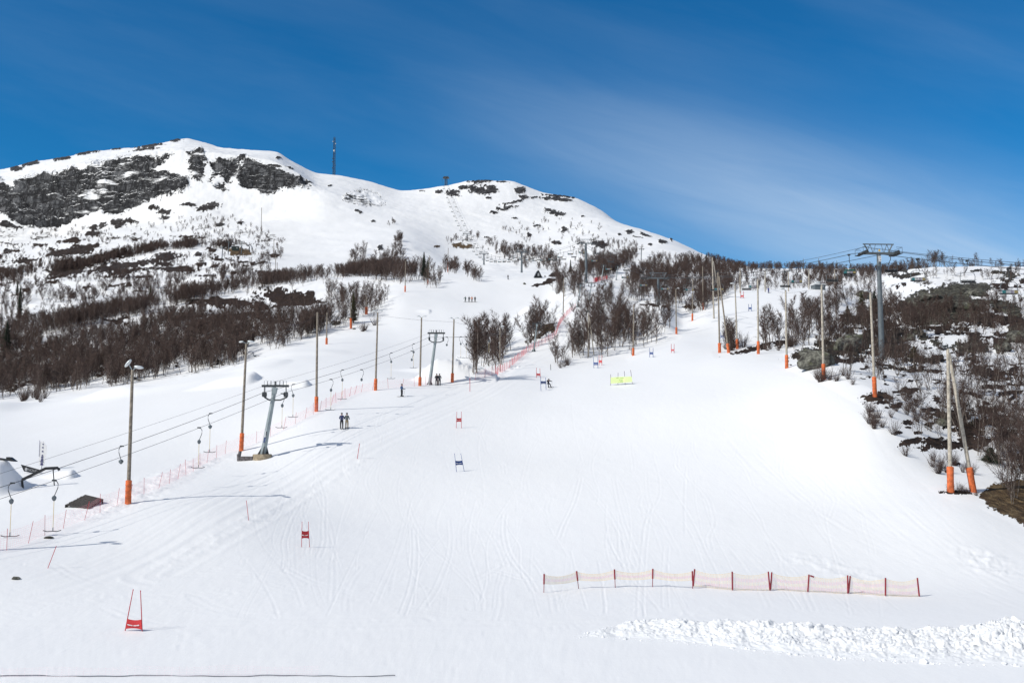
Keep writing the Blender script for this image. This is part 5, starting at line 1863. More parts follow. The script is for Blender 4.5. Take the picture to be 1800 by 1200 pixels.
# ------------------------------------------------------------------ ploughed snow bank in the foreground
def snow_bank():
    top = [(1000, 1117), (1040, 1104), (1075, 1094), (1115, 1084), (1180, 1079), (1260, 1081), (1330, 1080), (1400, 1085), (1500, 1090), (1600, 1092), (1680, 1088), (1740, 1077), (1775, 1072), (1830, 1080), (2100, 1080)]
    bot = [(1000, 1119), (1060, 1119), (1150, 1122), (1300, 1138), (1450, 1152), (1600, 1161), (1800, 1166), (2100, 1172)]
    n1, n2 = 620, 110
    xs = np.linspace(1000, 2080, n1)
    tp = pchip_fn([a for a, _ in top], [b for _, b in top], xs)
    bt = pchip_fn([a for a, _ in bot], [b for _, b in bot], xs)
    u, vb = ray_uv(xs, bt)
    g0 = np.array([groundrow(x, y)[1] for x, y in zip(xs, bt)])
    depth = np.clip((bt - tp) / 14.0, .3, 5.5)
    back = g0 + depth
    ut, vt = ray_uv(xs, tp)
    crest = g0 + depth * .62
    zc = CAMZ + vt * crest
    co = np.zeros((n1, n2, 3))
    W = np.linspace(0, 1, n2)
    for j, w in enumerate(W):
        D = g0 + (back - g0) * w
        co[:, j, 0] = u * D
        co[:, j, 1] = D
    X, Y = co[:, :, 0], co[:, :, 1]
    zg = np.array([[height(X[i, j], Y[i, j]) for j in range(0, n2, 12)] for i in range(n1)])
    zg = np.array([np.interp(np.arange(n2), np.arange(0, n2, 12), r) for r in zg])
    shape = np.clip(np.minimum(W / .62, (1 - W) / .38), 0, 1) ** .85
    hh = np.maximum(zc[:, None] - zg, 0.03) * .74
    Z = zg + hh * shape[None, :] - .03
    a_ = np.clip(hh, 0, 1.2) * np.clip(shape * 2.0, 0, 1)[None, :]
    l1 = fbm(X / .8, Y / .8, 4, .6, 301)
    l2 = 1 - np.abs(fbm(X / .32, Y / .32, 3, .6, 305)) * 3
    Z += a_ * (.30 * l1 + .13 * np.clip(l2, -.5, 1) + .10 * fbm(X / .14, Y / .14, 3, .6, 331))
    Z -= a_ * .08
    X = X + a_ * .14 * fbm(Y / .5, Z / .3, 2, .5, 311)
    Y = Y + a_ * .16 * fbm(X / .5, Z / .3, 2, .5, 313)
    vs = np.stack([X, Y, Z], -1).reshape(-1, 3)
    idx = np.arange(n1 * n2).reshape(n1, n2)
    fs = np.stack([idx[:-1, :-1], idx[1:, :-1], idx[1:, 1:], idx[:-1, 1:]], -1).reshape(-1, 4)
    # loose clods lying on and in front of the bank
    r2 = np.random.RandomState(4)
    bm = bmesh.new()
    bmesh.ops.create_icosphere(bm, subdivisions=1, radius=1)
    iv = np.array([v.co[:] for v in bm.verts])
    it = np.array([[v.index for v in f.verts] for f in bm.faces])
    bm.free()
    cv, cf = [], []
    o_ = len(vs)
    for k in range(900):
        i = r2.randint(4, n1 - 1)
        j = int(np.clip(r2.beta(1.3, 1.6) * n2, 0, n2 - 1)) if k > 260 else 0
        sz = min(.20, .022 + r2.exponential(.030)) * (.5 + .6 * min(1, hh[i, n2 // 2]))
        p = np.array([X[i, j], Y[i, j], Z[i, j]])
        if j == 0:
            p[1] -= abs(r2.normal(0, .35))
            p[2] = height(p[0], p[1])
        q = iv * (1 + r2.uniform(-.35, .35, (len(iv), 1))) * sz * r2.uniform(.7, 1.25, 3)
        q[:, 2] *= .8
        cv.append(q + p)
        cf.append(it + o_)
        o_ += len(iv)
    me = bpy.data.meshes.new('snow_bank')
    allv = np.concatenate([vs] + cv)
    me.from_pydata(allv.tolist(), [], fs.tolist() + np.concatenate(cf).tolist())
    me.polygons.foreach_set('use_smooth', [False] * len(me.polygons))
    sm = np.zeros(len(me.polygons), bool)
    sm[:len(fs)] = True
    me.polygons.foreach_set('use_smooth', sm)
    me.materials.append(M_SNOWC)
    me.update()
    o = bpy.data.objects.new('snow_bank', me)
    scene.collection.objects.link(o)
    tag(o, "long bank of ploughed lumpy snow across the lower right foreground", 'snow bank')


snow_bank()


# ------------------------------------------------------------------ trees
M_BARK = mat_basic('birch_bark', (0.19, 0.16, 0.14), 0.85, 0, 0.5, 3)
M_TWIG = mat_basic('birch_twigs', (0.060, 0.036, 0.030), 0.85, 0, 0.3, 2)
M_TWIG2 = mat_basic('grey_twigs', (0.070, 0.046, 0.040), 0.85, 0, 0.3, 2)
M_NEEDLE = mat_basic('dark_needles', (0.016, 0.028, 0.014), 0.8, 0, 0.4, 3)
M_OLIVE = mat_basic('olive_needles', (0.055, 0.052, 0.020), 0.8, 0, 0.4, 3)


def spikes(P0, P1, r):
    """thin three-sided tapering twigs from P0 to P1 as arrays"""
    P0, P1 = np.asarray(P0), np.asarray(P1)
    n = len(P0)
    d = P1 - P0
    L = np.linalg.norm(d, axis=1, keepdims=True) + 1e-9
    d = d / L
    a = np.cross(d, np.array([0.3, 0.9, 0.31]))
    a /= np.linalg.norm(a, axis=1, keepdims=True) + 1e-9
    b = np.cross(d, a)
    r = np.broadcast_to(np.asarray(r, float).reshape(-1, 1), (n, 1))
    V = np.empty((n, 4, 3))
    for k in range(3):
        t = 2 * math.pi * k / 3
        V[:, k] = P0 + r * (math.cos(t) * a + math.sin(t) * b)
    V[:, 3] = P1
    base = np.arange(n)[:, None] * 4
    Fc = np.concatenate([base + np.array([[0, 1, 3]]), base + np.array([[1, 2, 3]]), base + np.array([[2, 0, 3]])])
    return V.reshape(-1, 3), Fc


def tree_arrays(seed, h, stems=1, spread=0.30, ntw=260, tw=0.012, lean=0.08, first=0.25, droop=0.0, twl=1.0):
    """trunk (v, quads) and crown (v, tris) of a leafless mountain birch"""
    r = np.random.RandomState(seed)
    trunk = MB()
    B0, B1, Br = [], [], []
    for s in range(stems):
        az = r.uniform(0, 6.28)
        out = (spread * .55 if stems > 1 else lean) * r.uniform(.5, 1.3)
        hh = h * (1 if s == 0 else r.uniform(.6, .98))
        pts, p = [], np.array([math.cos(az) * .12 * (stems > 1), math.sin(az) * .12 * (stems > 1), -.25])
        dirv = np.array([math.cos(az) * out, math.sin(az) * out, 1.0])
        n = 7
        for i in range(n + 1):
            pts.append(p.copy())
            dirv = dirv + r.normal(0, .09, 3) * [1, 1, .2]
            dirv[:2] *= .93
            p = p + dirv / np.linalg.norm(dirv) * (hh + .25) / n
        r0 = .0125 * h * r.uniform(.8, 1.15) / math.sqrt(stems) * 1.15
        trunk.tube(pts, [r0 * (1 - .86 * i / n) for i in range(n + 1)], 5, cap=False)
        pts = np.array(pts)
        nb = int(15 + 2 * h) // max(1, stems // 2 + (stems > 2))
        for b in range(nb):
            f = first + (1 - first) * (b + r.uniform(0, 1)) / nb
            q = f * n
            i = min(int(q), n - 1)
            P = pts[i] + (pts[i + 1] - pts[i]) * (q - i)
            L = h * spread * (1.05 - .75 * f) * r.uniform(.55, 1.25) * (.75 if stems > 1 else 1)
            a_ = r.uniform(0, 6.28)
            up = r.uniform(.55, 1.25)
            dv = np.array([math.cos(a_), math.sin(a_), up])
            dv /= np.linalg.norm(dv)
            e1 = P + dv * L * .55
            dv2 = dv + np.array([0, 0, .25 - droop]) + r.normal(0, .15, 3)
            dv2 /= np.linalg.norm(dv2)
            e2 = e1 + dv2 * L * .55
            rb = max(tw * 1.1, r0 * (1 - .8 * f) * .42)
            B0 += [P, e1 - dv * .02]
            B1 += [e1 + dv * L * .08, e2]
            Br += [rb, rb * .62]
    B0, B1, Br = np.array(B0), np.array(B1), np.array(Br)
    # twigs along the branches
    idx = r.randint(0, len(B0), ntw)
    t = r.uniform(.15, 1.0, (ntw, 1))
    S = B0[idx] + (B1[idx] - B0[idx]) * t
    bd = B1[idx] - B0[idx]
    bd /= np.linalg.norm(bd, axis=1, keepdims=True)
    dv = bd * .8 + r.normal(0, .55, (ntw, 3)) + np.array([0, 0, .42 - droop])
    dv /= np.linalg.norm(dv, axis=1, keepdims=True)
    Lt = h * .115 * twl * r.uniform(.45, 1.3, (ntw, 1))
    V1, F1 = spikes(np.concatenate([B0, S]), np.concatenate([B1, S + dv * Lt]), np.concatenate([Br, tw * r.uniform(.6, 1.1, ntw)]))
    return trunk, V1, F1


def mesh_from(name, v, f, mats, mi=None):
    me = bpy.data.meshes.new(name)
    f = np.asarray(f)
    k = f.shape[1]
    me.vertices.add(len(v))
    me.vertices.foreach_set('co', np.asarray(v, np.float32).ravel())
    me.loops.add(f.size)
    me.loops.foreach_set('vertex_index', f.ravel().astype(np.int32))
    me.polygons.add(len(f))
    me.polygons.foreach_set('loop_start', np.arange(0, f.size, k, dtype=np.int32))
    for m in mats:
        me.materials.append(m)
    me.update(calc_edges=True)
    if mi is not None:
        me.polygons.foreach_set('material_index', np.asarray(mi, np.int32))
    return me


def birch_proto(kind, seed, **kw):
    tr, V, Fc = tree_arrays(seed, **kw)
    o = thing(kind, '', 'birch' if kind == 'birch_tree' else 'shrub')
    tr.build('trunk', M_BARK, o)
    me = mesh_from('crown', V, Fc, [M_TWIG if seed % 3 else M_TWIG2])
    c = bpy.data.objects.new('crown', me)
    scene.collection.objects.link(c)
    c.parent = o
    return o


# near birches: finer twigs; height 1 unit = metres in the prototype, scaled per tree
NEARP = [birch_proto('birch_tree', 100 + i, h=6.0, stems=s, spread=sp, ntw=n, tw=.012, lean=.12, first=fi) for i, (s, sp, n, fi) in enumerate(
    ((1, .34, 620, .22), (3, .42, 760, .18), (1, .28, 560, .3), (5, .5, 820, .12), (2, .36, 700, .2), (4, .46, 800, .15), (1, .38, 640, .18), (2, .32, 620, .25)))]
MIDP = [birch_proto('birch_tree', 200 + i, h=6.0, stems=s, spread=sp, ntw=n, tw=.017, lean=.08, first=fi) for i, (s, sp, n, fi) in enumerate(
    ((1, .30, 520, .28), (2, .36, 620, .2), (1, .26, 480, .32), (3, .42, 640, .15), (1, .34, 560, .2), (2, .30, 560, .25)))]
used_proto = set()


def spruce_arrays(seed, h, w=.22, n=900, base=.02):
    r = np.random.RandomState(seed)
    f = base + (1 - base) * r.uniform(0, 1, n) ** 1.35
    a = r.uniform(0, 6.28, n)
    tier = .75 + .25 * np.sin(f * h * 5.5 + np.sin(a * 3))
    L = h * w * (1.02 - f) ** .85 * tier * r.uniform(.6, 1.15, n)
    P0 = np.stack([0 * f, 0 * f, f * h], 1) + np.stack([np.cos(a), np.sin(a), 0 * a], 1) * (L * r.uniform(0, .55, n))[:, None]
    P1 = P0 + np.stack([np.cos(a + r.normal(0, .3, n)), np.sin(a + r.normal(0, .3, n)), r.uniform(-.45, .15, n)], 1) * (L * .6 + .12)[:, None]
    return spikes(P0, P1, .045 * h / 6 + .02)


def evergreen(px, py, h, label, mat=None, w=.22, seed=1, dmin=0, n=1100, name='spruce_tree', base=.02):
    p = ground(px, py, dmin)
    o = thing(name, label, 'spruce' if name == 'spruce_tree' else 'pine', p)
    MB().tube([(0, 0, -.4), (0.02 * h, 0, h * .5), (0, 0, h * .97)], [.03 * h, .018 * h, .004 * h], 6).build('trunk', M_BARK, o)
    V, Fc = spruce_arrays(seed, h, w, n, base)
    me = mesh_from('crown', V, Fc, [mat or M_NEEDLE])
    c = bpy.data.objects.new('crown', me)
    scene.collection.objects.link(c)
    c.parent = o
    return o


def hpx(px, py, n_px, dmin=0):
    return n_px / F * ground(px, py, dmin).y


for (px, py, npx, w, mat, lab, nm, base) in (
        (11, 628, 64, .26, None, "big dark spruce at the left edge of the photo, above the birch wood", 'spruce_tree', .02),
        (264, 530, 27, .42, M_OLIVE, "bushy olive pine on the upper band of the left birch wood", 'pine_tree', .1),
        (745, 492, 50, .20, None, "dark slim pine with gappy crown right of the tree band below the snowfield", 'pine_tree', .15),
        (752, 494, 40, .20, None, "smaller dark pine touching the slim gappy one", 'pine_tree', .15),
        (1003, 478, 22, .26, None, "tiny dark spruce left of the tall chairlift tower", 'spruce_tree', .02),
        (1242, 466, 22, .24, None, "small black spruce on the skyline above the light poles", 'spruce_tree', .02),
        (621, 568, 54, .22, M_OLIVE, "olive pine covering an orange-footed light pole", 'pine_tree', .1),
        (1515, 548, 36, .5, M_OLIVE, "dark olive pine left of the big lift tower's mast", 'pine_tree', .05),
        (1538, 552, 40, .42, None, "dark green pine touching the big lift tower's mast", 'pine_tree', .05),
        (1490, 555, 18, .6, M_OLIVE, "low spreading olive pine left of the darker pines", 'pine_tree', .05),
        (1607, 628, 20, .9, M_OLIVE, "low moss-green juniper right of the pale snow hollow", 'pine_tree', .02),
        (30, 520, 26, .2, None, "thin dark spruce among the birches above the left wood", 'spruce_tree', .05),
        (34, 560, 60, .13, M_NEEDLE, "tall narrow dark spruce behind the left birch wood", 'spruce_tree', .05),
        (1742, 812, 26, 1.3, M_NEEDLE, "low dark juniper under the birches above the straw ground", 'pine_tree', .02)):
    evergreen(px, py, hpx(px, py, npx), lab, mat, w, seed=int(px), name=nm, base=base, n=1500 if npx > 45 else 900)

# zones of birches: polygon in the photo, number, height range (m), share of multi-stemmed trees, group words
ZONES = [
    ([(-120, 712), (0, 702), (225, 676), (330, 657), (425, 640), (440, 600), (300, 565), (160, 572), (-120, 590)], 2300, 4.0, 6.2, "left wood"),
    ([(-120, 600), (160, 578), (300, 568), (440, 600), (480, 560), (330, 532), (200, 548), (110, 562), (-120, 575)], 640, 4.0, 6.0, "left wood"),
    ([(110, 566), (230, 542), (350, 517), (480, 494), (600, 482), (690, 474), (700, 480), (600, 489), (480, 503), (350, 528), (240, 554), (120, 578)], 800, 4.6, 6.2, "ledge band"),
    ([(0, 478), (160, 456), (215, 443), (270, 432), (330, 427), (420, 430), (424, 435), (290, 438), (218, 451), (160, 466), (0, 488)], 420, 3.6, 4.6, "upper left"),
    ([(60, 560), (130, 545), (230, 528), (350, 503), (480, 488), (600, 478), (690, 472), (700, 481), (600, 489), (480, 503), (350, 526), (240, 552), (120, 575)], 200, 3.6, 5.6, "ledge band"),
    ([(-60, 500), (200, 480), (330, 478), (460, 455), (500, 440), (505, 480), (350, 500), (200, 530), (0, 560), (-60, 562)], 470, 3.4, 5.6, "upper left"),
    ([(-60, 410), (200, 395), (330, 392), (505, 430), (460, 450), (330, 470), (-60, 490)], 460, 2.4, 4.2, "upper left"),
    ([(300, 380), (420, 385), (500, 425), (500, 440), (380, 415)], 60, 3.0, 4.5, "upper left"),
    ([(-40, 492), (60, 478), (120, 466), (160, 462), (165, 470), (90, 487), (-40, 500)], 200, 4.0, 5.5, "upper left"),
    ([(150, 462), (210, 446), (270, 434), (330, 428), (405, 433), (405, 437), (290, 440), (220, 455), (160, 472)], 420, 3.5, 5.2, "upper left"),
    ([(560, 505), (640, 497), (690, 503), (688, 535), (640, 568), (600, 575), (540, 590), (510, 602), (470, 590), (555, 560)], 210, 3.8, 5.8, "right end of the wood"),
    ([(440, 600), (470, 570), (560, 560), (580, 585), (520, 604), (480, 618)], 150, 4.5, 6.5, "right end of the wood"),
    ([(455, 535), (560, 535), (575, 560), (470, 566)], 12, 4.0, 5.5, "right end of the wood"),
    ([(610, 478), (690, 470), (760, 478), (750, 490), (700, 500), (640, 490)], 190, 5.0, 8.0, "below the snowfield"),
    ([(690, 425), (706, 420), (712, 470), (690, 485)], 46, 4.0, 7.0, "below the snowfield"), ([(615, 460), (628, 440), (643, 435), (640, 462)], 22, 4.0, 6.0, "below the snowfield"),
    ([(640, 465), (690, 445), (700, 470), (650, 480)], 60, 4.0, 6.0, "below the snowfield"), ([(680, 392), (694, 390), (696, 402), (684, 402)], 7, 3.0, 5.0, "below the snowfield"),
    ([(745, 500), (775, 492), (778, 505), (750, 508)], 16, 4.5, 6.0, "below the snowfield"), ([(782, 478), (800, 470), (806, 482), (785, 484)], 16, 6.0, 8.0, "below the snowfield"),
    ([(780, 425), (835, 410), (845, 425), (800, 430)], 22, 3.5, 5.5, "below the snowfield"), ([(808, 470), (825, 480), (835, 495), (822, 492)], 10, 4.0, 6.0, "below the snowfield"),
    ([(830, 488), (842, 486), (848, 495), (834, 497)], 20, 3.5, 5.0, "below the snowfield"),
    ([(845, 440), (880, 450), (900, 470), (980, 480), (990, 470), (960, 440), (900, 435), (860, 425)], 190, 4.0, 6.5, "below the snowfield"),
    ([(870, 400), (1000, 380), (1060, 400), (1080, 430), (1000, 430), (900, 430)], 70, 2.5, 4.5, "below the snowfield"),
    ([(1000, 425), (1110, 425), (1130, 440), (1080, 470), (1010, 470)], 110, 3.0, 5.0, "below the snowfield"),
    ([(1020, 470), (1080, 450), (1120, 445), (1128, 460), (1075, 485), (1050, 498), (1020, 495)], 260, 4.5, 6.5, "crest wood"),
    ([(1105, 482), (1150, 455), (1200, 455), (1290, 466), (1300, 483), (1200, 498), (1140, 512), (1100, 498)], 430, 3.4, 5.6, "crest wood"),
    ([(1095, 510), (1150, 505), (1240, 500), (1300, 492), (1300, 502), (1250, 540), (1215, 552), (1130, 532), (1090, 528)], 290, 4.0, 6.0, "crest wood"),
    ([(970, 500), (1010, 497), (1032, 512), (1020, 525), (985, 522), (972, 512)], 40, 5.5, 8.0, "crest wood"),
    ([(820, 657), (884, 652), (893, 640), (902, 612), (885, 604), (850, 612), (828, 625)], 42, 6.2, 9.0, "left thicket"),
    ([(925, 612), (975, 590), (978, 575), (950, 570), (935, 585)], 26, 6.0, 8.4, "left thicket"),
    ([(972, 644), (992, 646), (996, 632), (980, 628)], 7, 3.6, 5.2, "left thicket"),
    ([(1000, 634), (1040, 630), (1105, 626), (1112, 600), (1110, 565), (1070, 530), (1030, 560), (1005, 600)], 100, 5.6, 8.4, "central thicket"),
    ([(1105, 626), (1150, 608), (1183, 590), (1178, 565), (1120, 560), (1108, 590)], 42, 4.5, 7.0, "central thicket"),
    ([(1245, 545), (1225, 548), (1215, 540), (1300, 500)], 40, 4.0, 6.0, "crest wood"),
    ([(1262, 618), (1290, 614), (1305, 602), (1280, 600)], 14, 3.5, 5.5, "right hillside"),
    ([(1335, 612), (1345, 590), (1440, 555), (1470, 520), (1480, 560), (1440, 600), (1400, 622), (1350, 613)], 62, 4.6, 7.0, "right hillside"),
    ([(1440, 600), (1540, 560), (1660, 560), (1670, 585), (1560, 610), (1500, 600), (1440, 630)], 130, 3.6, 5.8, "right hillside"),
    ([(1465, 655), (1500, 630), (1560, 620), (1650, 600), (1660, 640), (1560, 670), (1490, 660)], 40, 3.0, 4.6, "right hillside"),
    ([(1560, 700), (1620, 660), (1690, 640), (1850, 640), (1880, 790), (1740, 800), (1690, 770), (1640, 740)], 105, 3.0, 5.8, "right foreground"),
    ([(1600, 745), (1660, 760), (1650, 790), (1605, 790)], 5, 2.0, 3.4, "right foreground"),
    ([(1742, 862), (1800, 835), (1880, 900), (1800, 905)], 18, 3.8, 5.6, "right foreground"),
    ([(1720, 800), (1790, 790), (1850, 850), (1800, 850)], 22, 3.4, 5.2, "right foreground"),
    ([(1660, 575), (1850, 575), (1850, 640), (1680, 630)], 64, 3.0, 5.0, "right hillside"),
    ([(1450, 520), (1550, 505), (1590, 545), (1850, 535), (1850, 572), (1540, 575), (1450, 560)], 300, 2.8, 4.6, "upper right"),
    ([(1600, 500), (1850, 495), (1850, 480), (1600, 478)], 60, 2.4, 4.2, "upper right"),
    ([(1755, 545), (1850, 545), (1850, 500), (1740, 505)], 30, 2.5, 4.0, "upper right"),
]
EXCL = [[(90, 590), (240, 556), (350, 531), (480, 506), (600, 491), (700, 497), (720, 512), (600, 506), (480, 524), (400, 534), (330, 552), (230, 572), (110, 600)],
        [(440, 512), (575, 510), (580, 545), (520, 552), (440, 548)], [(60, 486), (160, 470), (300, 442), (400, 440), (400, 446), (300, 450), (170, 480), (60, 496)],
        [(1600, 600), (1700, 590), (1800, 596), (1850, 620), (1700, 625), (1610, 640)]]
trees = []          # (apparent size, px, position, height, group)


def in_poly(x, y, P):
    c = False
    for i in range(len(P)):
        ax, ay = P[i]
        bx, by = P[(i + 1) % len(P)]
        if (ay > y) != (by > y) and x < (bx - ax) * (y - ay) / (by - ay) + ax:
            c = not c
    return c


trng = random.Random(17)
for P_, n, h0, h1, grp in ZONES:
    xs_, ys_ = [p[0] for p in P_], [p[1] for p in P_]
    k = tries = 0
    ph = trng.uniform(0, 50)
    while k < n and tries < n * 30:
        tries += 1
        x, y = trng.uniform(min(xs_), max(xs_)), trng.uniform(min(ys_), max(ys_))
        if not in_poly(x, y, P_):
            continue
        # clumps: thin out where a slow noise is low
        if n > 80:
            q = math.sin(x / 23 + ph) * math.cos(y / 9 + x / 61 + ph) + .6 * math.sin(x / 9.1 + y / 7.3)
            if trng.random() > .62 + .45 * q:
                continue
        if any(in_poly(x, y, E) for E in EXCL):
            continue
        p = ground(x, y)
        h = trng.uniform(h0, h1) * (1 if trng.random() > .25 else trng.uniform(.45, .8)) * (1 if trng.random() > .06 else 1.2)
        trees.append((h / p.y, x, p, h, grp))
        k += 1
# trees standing behind the crest and along the skyline
for (x0, x1, d0, d1, n, h0, h1, grp) in ((1150, 1470, 400, 620, 640, 2.8, 4.6, "skyline wood"), (1440, 1620, 395, 520, 240, 3.0, 5.0, "skyline wood"), (1600, 1830, 400, 470, 36, 3.2, 6.0, "skyline wood"),
                                         (1625, 1665, 385, 400, 12, 5, 7.5, "skyline wood"), (1465, 1485, 300, 330, 5, 6, 8, "skyline wood"), (1240, 1310, 560, 700, 70, 2.5, 4, "skyline wood"), (60, 560, 330, 380, 0, 4, 6, "left wood"),
                                         (200, 700, 395, 440, 90, 4, 6, "ledge band")):
    for _ in range(n):
        x, D = trng.uniform(x0, x1), trng.uniform(d0, d1)
        u = ray_uv(x, 480)[0]
        Z = height(u * D, D)
        h = trng.uniform(h0, h1)
        if visible(x, D, Z + h * .9):
            trees.append((h / D, x, Vector((u * D, D, Z)), h, grp))

trees.sort(key=lambda t: -t[0])
inview = [t for t in trees if -10 < t[1] < 1812]
solo = inview[:296]
solo_ids = set(id(t) for t in solo)
rest = [t for t in trees if id(t) not in solo_ids]

LAB = {
    "left wood": ("{} bare birch in the brown wood above the left run", "birches of the left wood"),
    "ledge band": ("{} bare birch in the band along the snowy ledge", "birches of the ledge band"),
    "upper left": ("{} bare birch on the slope under the dark cliffs", "birches under the cliffs"),
    "right end of the wood": ("{} bare birch at the right end of the left wood", "birches at the right end of the left wood"),
    "below the snowfield": ("{} bare birch below the open upper snowfield", "birches below the snowfield"),
    "crest wood": ("{} bare birch in the brown wood left of the upper piste", "birches left of the upper piste"),
    "left thicket": ("{} bare birch in the small thicket beside the pink net", "birches of the small thicket by the net"),
    "central thicket": ("{} bare birch in the central thicket with the twin poles", "birches of the central thicket"),
    "right hillside": ("{} bare birch among the boulders below the big lift tower", "birches among the right boulders"),
    "right foreground": ("{} bare birch in the thicket around the tall twin poles", "birches around the twin poles"),
    "upper right": ("{} bare birch on the rocky knoll right of the big lift tower", "birches on the right knoll"),
    "skyline wood": ("{} bare birch on the skyline behind the crest", "birches on the skyline"),
}
placed_first = {}
for k, (ap, x, p, h, grp) in enumerate(solo):
    pool, pn = (NEARP, 'n') if p.y < 150 else (MIDP, 'm')
    i = trng.randrange(len(pool))
    if (pn, i) in placed_first:
        o = copy_tree(pool[i])
    else:
        o = pool[i]
        placed_first[(pn, i)] = 1
    s = h / 6.0
    o.location = p
    o.rotation_euler = (trng.gauss(0, .08), trng.gauss(0, .08), trng.uniform(0, 6.28))
    o.scale = (s * trng.uniform(.85, 1.15), s * trng.uniform(.85, 1.15), s)
    stems = {('n', 0): 'single-stemmed', ('n', 2): 'slender', ('n', 6): 'single-stemmed', ('m', 0): 'single-stemmed', ('m', 2): 'slender', ('m', 4): 'single-stemmed',
             ('n', 3): 'wide many-stemmed', ('n', 5): 'wide many-stemmed', ('m', 3): 'wide many-stemmed', ('n', 1): 'forked', ('n', 4): 'forked', ('n', 7): 'forked', ('m', 1): 'forked', ('m', 5): 'forked'}[(pn, i)]
    size = 'tall' if h > (7.2 if 'thicket' in grp else 4.9) else 'low' if h < (6.0 if 'thicket' in grp else 3.8) else 'mid-height'
    lab, g = LAB[grp]
    o['label'] = lab.format(size + ' ' + stems)
    o['group'] = g
for pn, pool in (('n', NEARP), ('m', MIDP)):
    for i, o in enumerate(pool):
        if (pn, i) not in placed_first:
            for c in list(o.children):
                bpy.data.objects.remove(c)
            bpy.data.objects.remove(o)

# the far wood: thousands of birches nobody could count, one object carrying instanced trees
FT = []
FT2 = []
for i in range(8):
    tr, V, Fc = tree_arrays(700 + i, h=6.0, stems=(1, 3, 2, 1, 4, 2, 1, 3)[i], spread=(.46, .56, .50, .42, .62, .46, .52, .54)[i], ntw=240, tw=.046, lean=.08, first=(.12, .3)[i % 2], twl=1.5)
    tq, tv = np.array(tr.f), np.array(tr.v)
    tris = np.concatenate([tq[:, [0, 1, 2]], tq[:, [0, 2, 3]]])
    FT2.append((np.concatenate([tv, V]), np.concatenate([tris, Fc + len(tv)]), np.ones(len(tris) + len(Fc))))
for i in range(9):
    tr, V, Fc = tree_arrays(500 + i, h=6.0, stems=(1, 1, 2, 1, 3, 1, 2, 1, 1)[i], spread=(.30, .38, .40, .28, .46, .34, .36, .26, .40)[i], ntw=290, tw=.024, lean=.06, first=.3 if i % 2 else .18, twl=1.25)
    tq = np.array(tr.f)
    tv = np.array(tr.v)
    tris = np.concatenate([tq[:, [0, 1, 2]], tq[:, [0, 2, 3]]])
    v = np.concatenate([tv, V])
    f = np.concatenate([tris, Fc + len(tv)])
    mi = np.concatenate([np.zeros(len(tris)), np.ones(len(Fc))])
    FT.append((v, f, mi))


def wood_object(name, items, seed):
    """instances the far birch shapes on a cloud of points by geometry nodes"""
    coll = bpy.data.collections.new(name + '_shapes')
    for i, (v, f, mi) in enumerate(FT + FT2):
        me = mesh_from('wood_shape', v, f, [M_BARK, M_TWIG if i % 3 else M_TWIG2], mi)
        ob = bpy.data.objects.new('wood_shape_%02d' % i, me)
        coll.objects.link(ob)
    me = bpy.data.meshes.new(name)
    co = np.array([t[2][:] for t in items], np.float32)
    me.vertices.add(len(co))
    me.vertices.foreach_set('co', co.ravel())
    r = np.random.RandomState(seed)
    sc = np.array([t[3] / 6.0 for t in items], np.float32)
    a = me.attributes.new('tscale', 'FLOAT_VECTOR', 'POINT')
    w = r.uniform(.85, 1.2, len(co)) * sc
    a.data.foreach_set('vector', np.stack([w, w, sc], 1).astype(np.float32).ravel())
    a = me.attributes.new('trot', 'FLOAT_VECTOR', 'POINT')
    a.data.foreach_set('vector', np.stack([r.normal(0, .09, len(co)), r.normal(0, .09, len(co)), r.uniform(0, 6.28, len(co))], 1).astype(np.float32).ravel())
    a = me.attributes.new('tidx', 'INT', 'POINT')
    far = co[:, 1] > 430
    a.data.foreach_set('value', np.where(far, len(FT) + r.randint(0, len(FT2), len(co)), r.randint(0, len(FT), len(co))).astype(np.int32))
    o = bpy.data.objects.new(name, me)
    scene.collection.objects.link(o)
    ng = bpy.data.node_groups.new(name, 'GeometryNodeTree')
    ng.interface.new_socket('Geometry', in_out='INPUT', socket_type='NodeSocketGeometry')
    ng.interface.new_socket('Geometry', in_out='OUTPUT', socket_type='NodeSocketGeometry')
    N = ng.nodes
    gi, go = N.new('NodeGroupInput'), N.new('NodeGroupOutput')
    ci = N.new('GeometryNodeCollectionInfo')
    ci.inputs['Collection'].default_value = coll
    ci.inputs['Separate Children'].default_value = True
    ci.inputs['Reset Children'].default_value = True
    ip = N.new('GeometryNodeInstanceOnPoints')
    ip.inputs['Pick Instance'].default_value = True

    def attr(nm, ty):
        n = N.new('GeometryNodeInputNamedAttribute')
        n.data_type = ty
        n.inputs['Name'].default_value = nm
        return n.outputs['Attribute']
    L = ng.links
    e2r = N.new('FunctionNodeEulerToRotation')
    L.new(attr('trot', 'FLOAT_VECTOR'), e2r.inputs[0])
    L.new(gi.outputs[0], ip.inputs['Points'])
    L.new(ci.outputs[0], ip.inputs['Instance'])
    L.new(attr('tidx', 'INT'), ip.inputs['Instance Index'])
    L.new(e2r.outputs[0], ip.inputs['Rotation'])
    L.new(attr('tscale', 'FLOAT_VECTOR'), ip.inputs['Scale'])
    L.new(ip.outputs[0], go.inputs[0])
    md = o.modifiers.new('wood', 'NODES')
    md.node_group = ng
    o['kind'] = 'stuff'
    o['label'] = "brown bare birch wood covering the hillsides and skyline"
    o['category'] = 'birch wood'
    return o


wood_object('birch_wood', rest, 3)
print('trees', len(trees), 'solo', len(solo), 'solo min D', min(t[2].y for t in solo), 'max', max(t[2].y for t in solo))

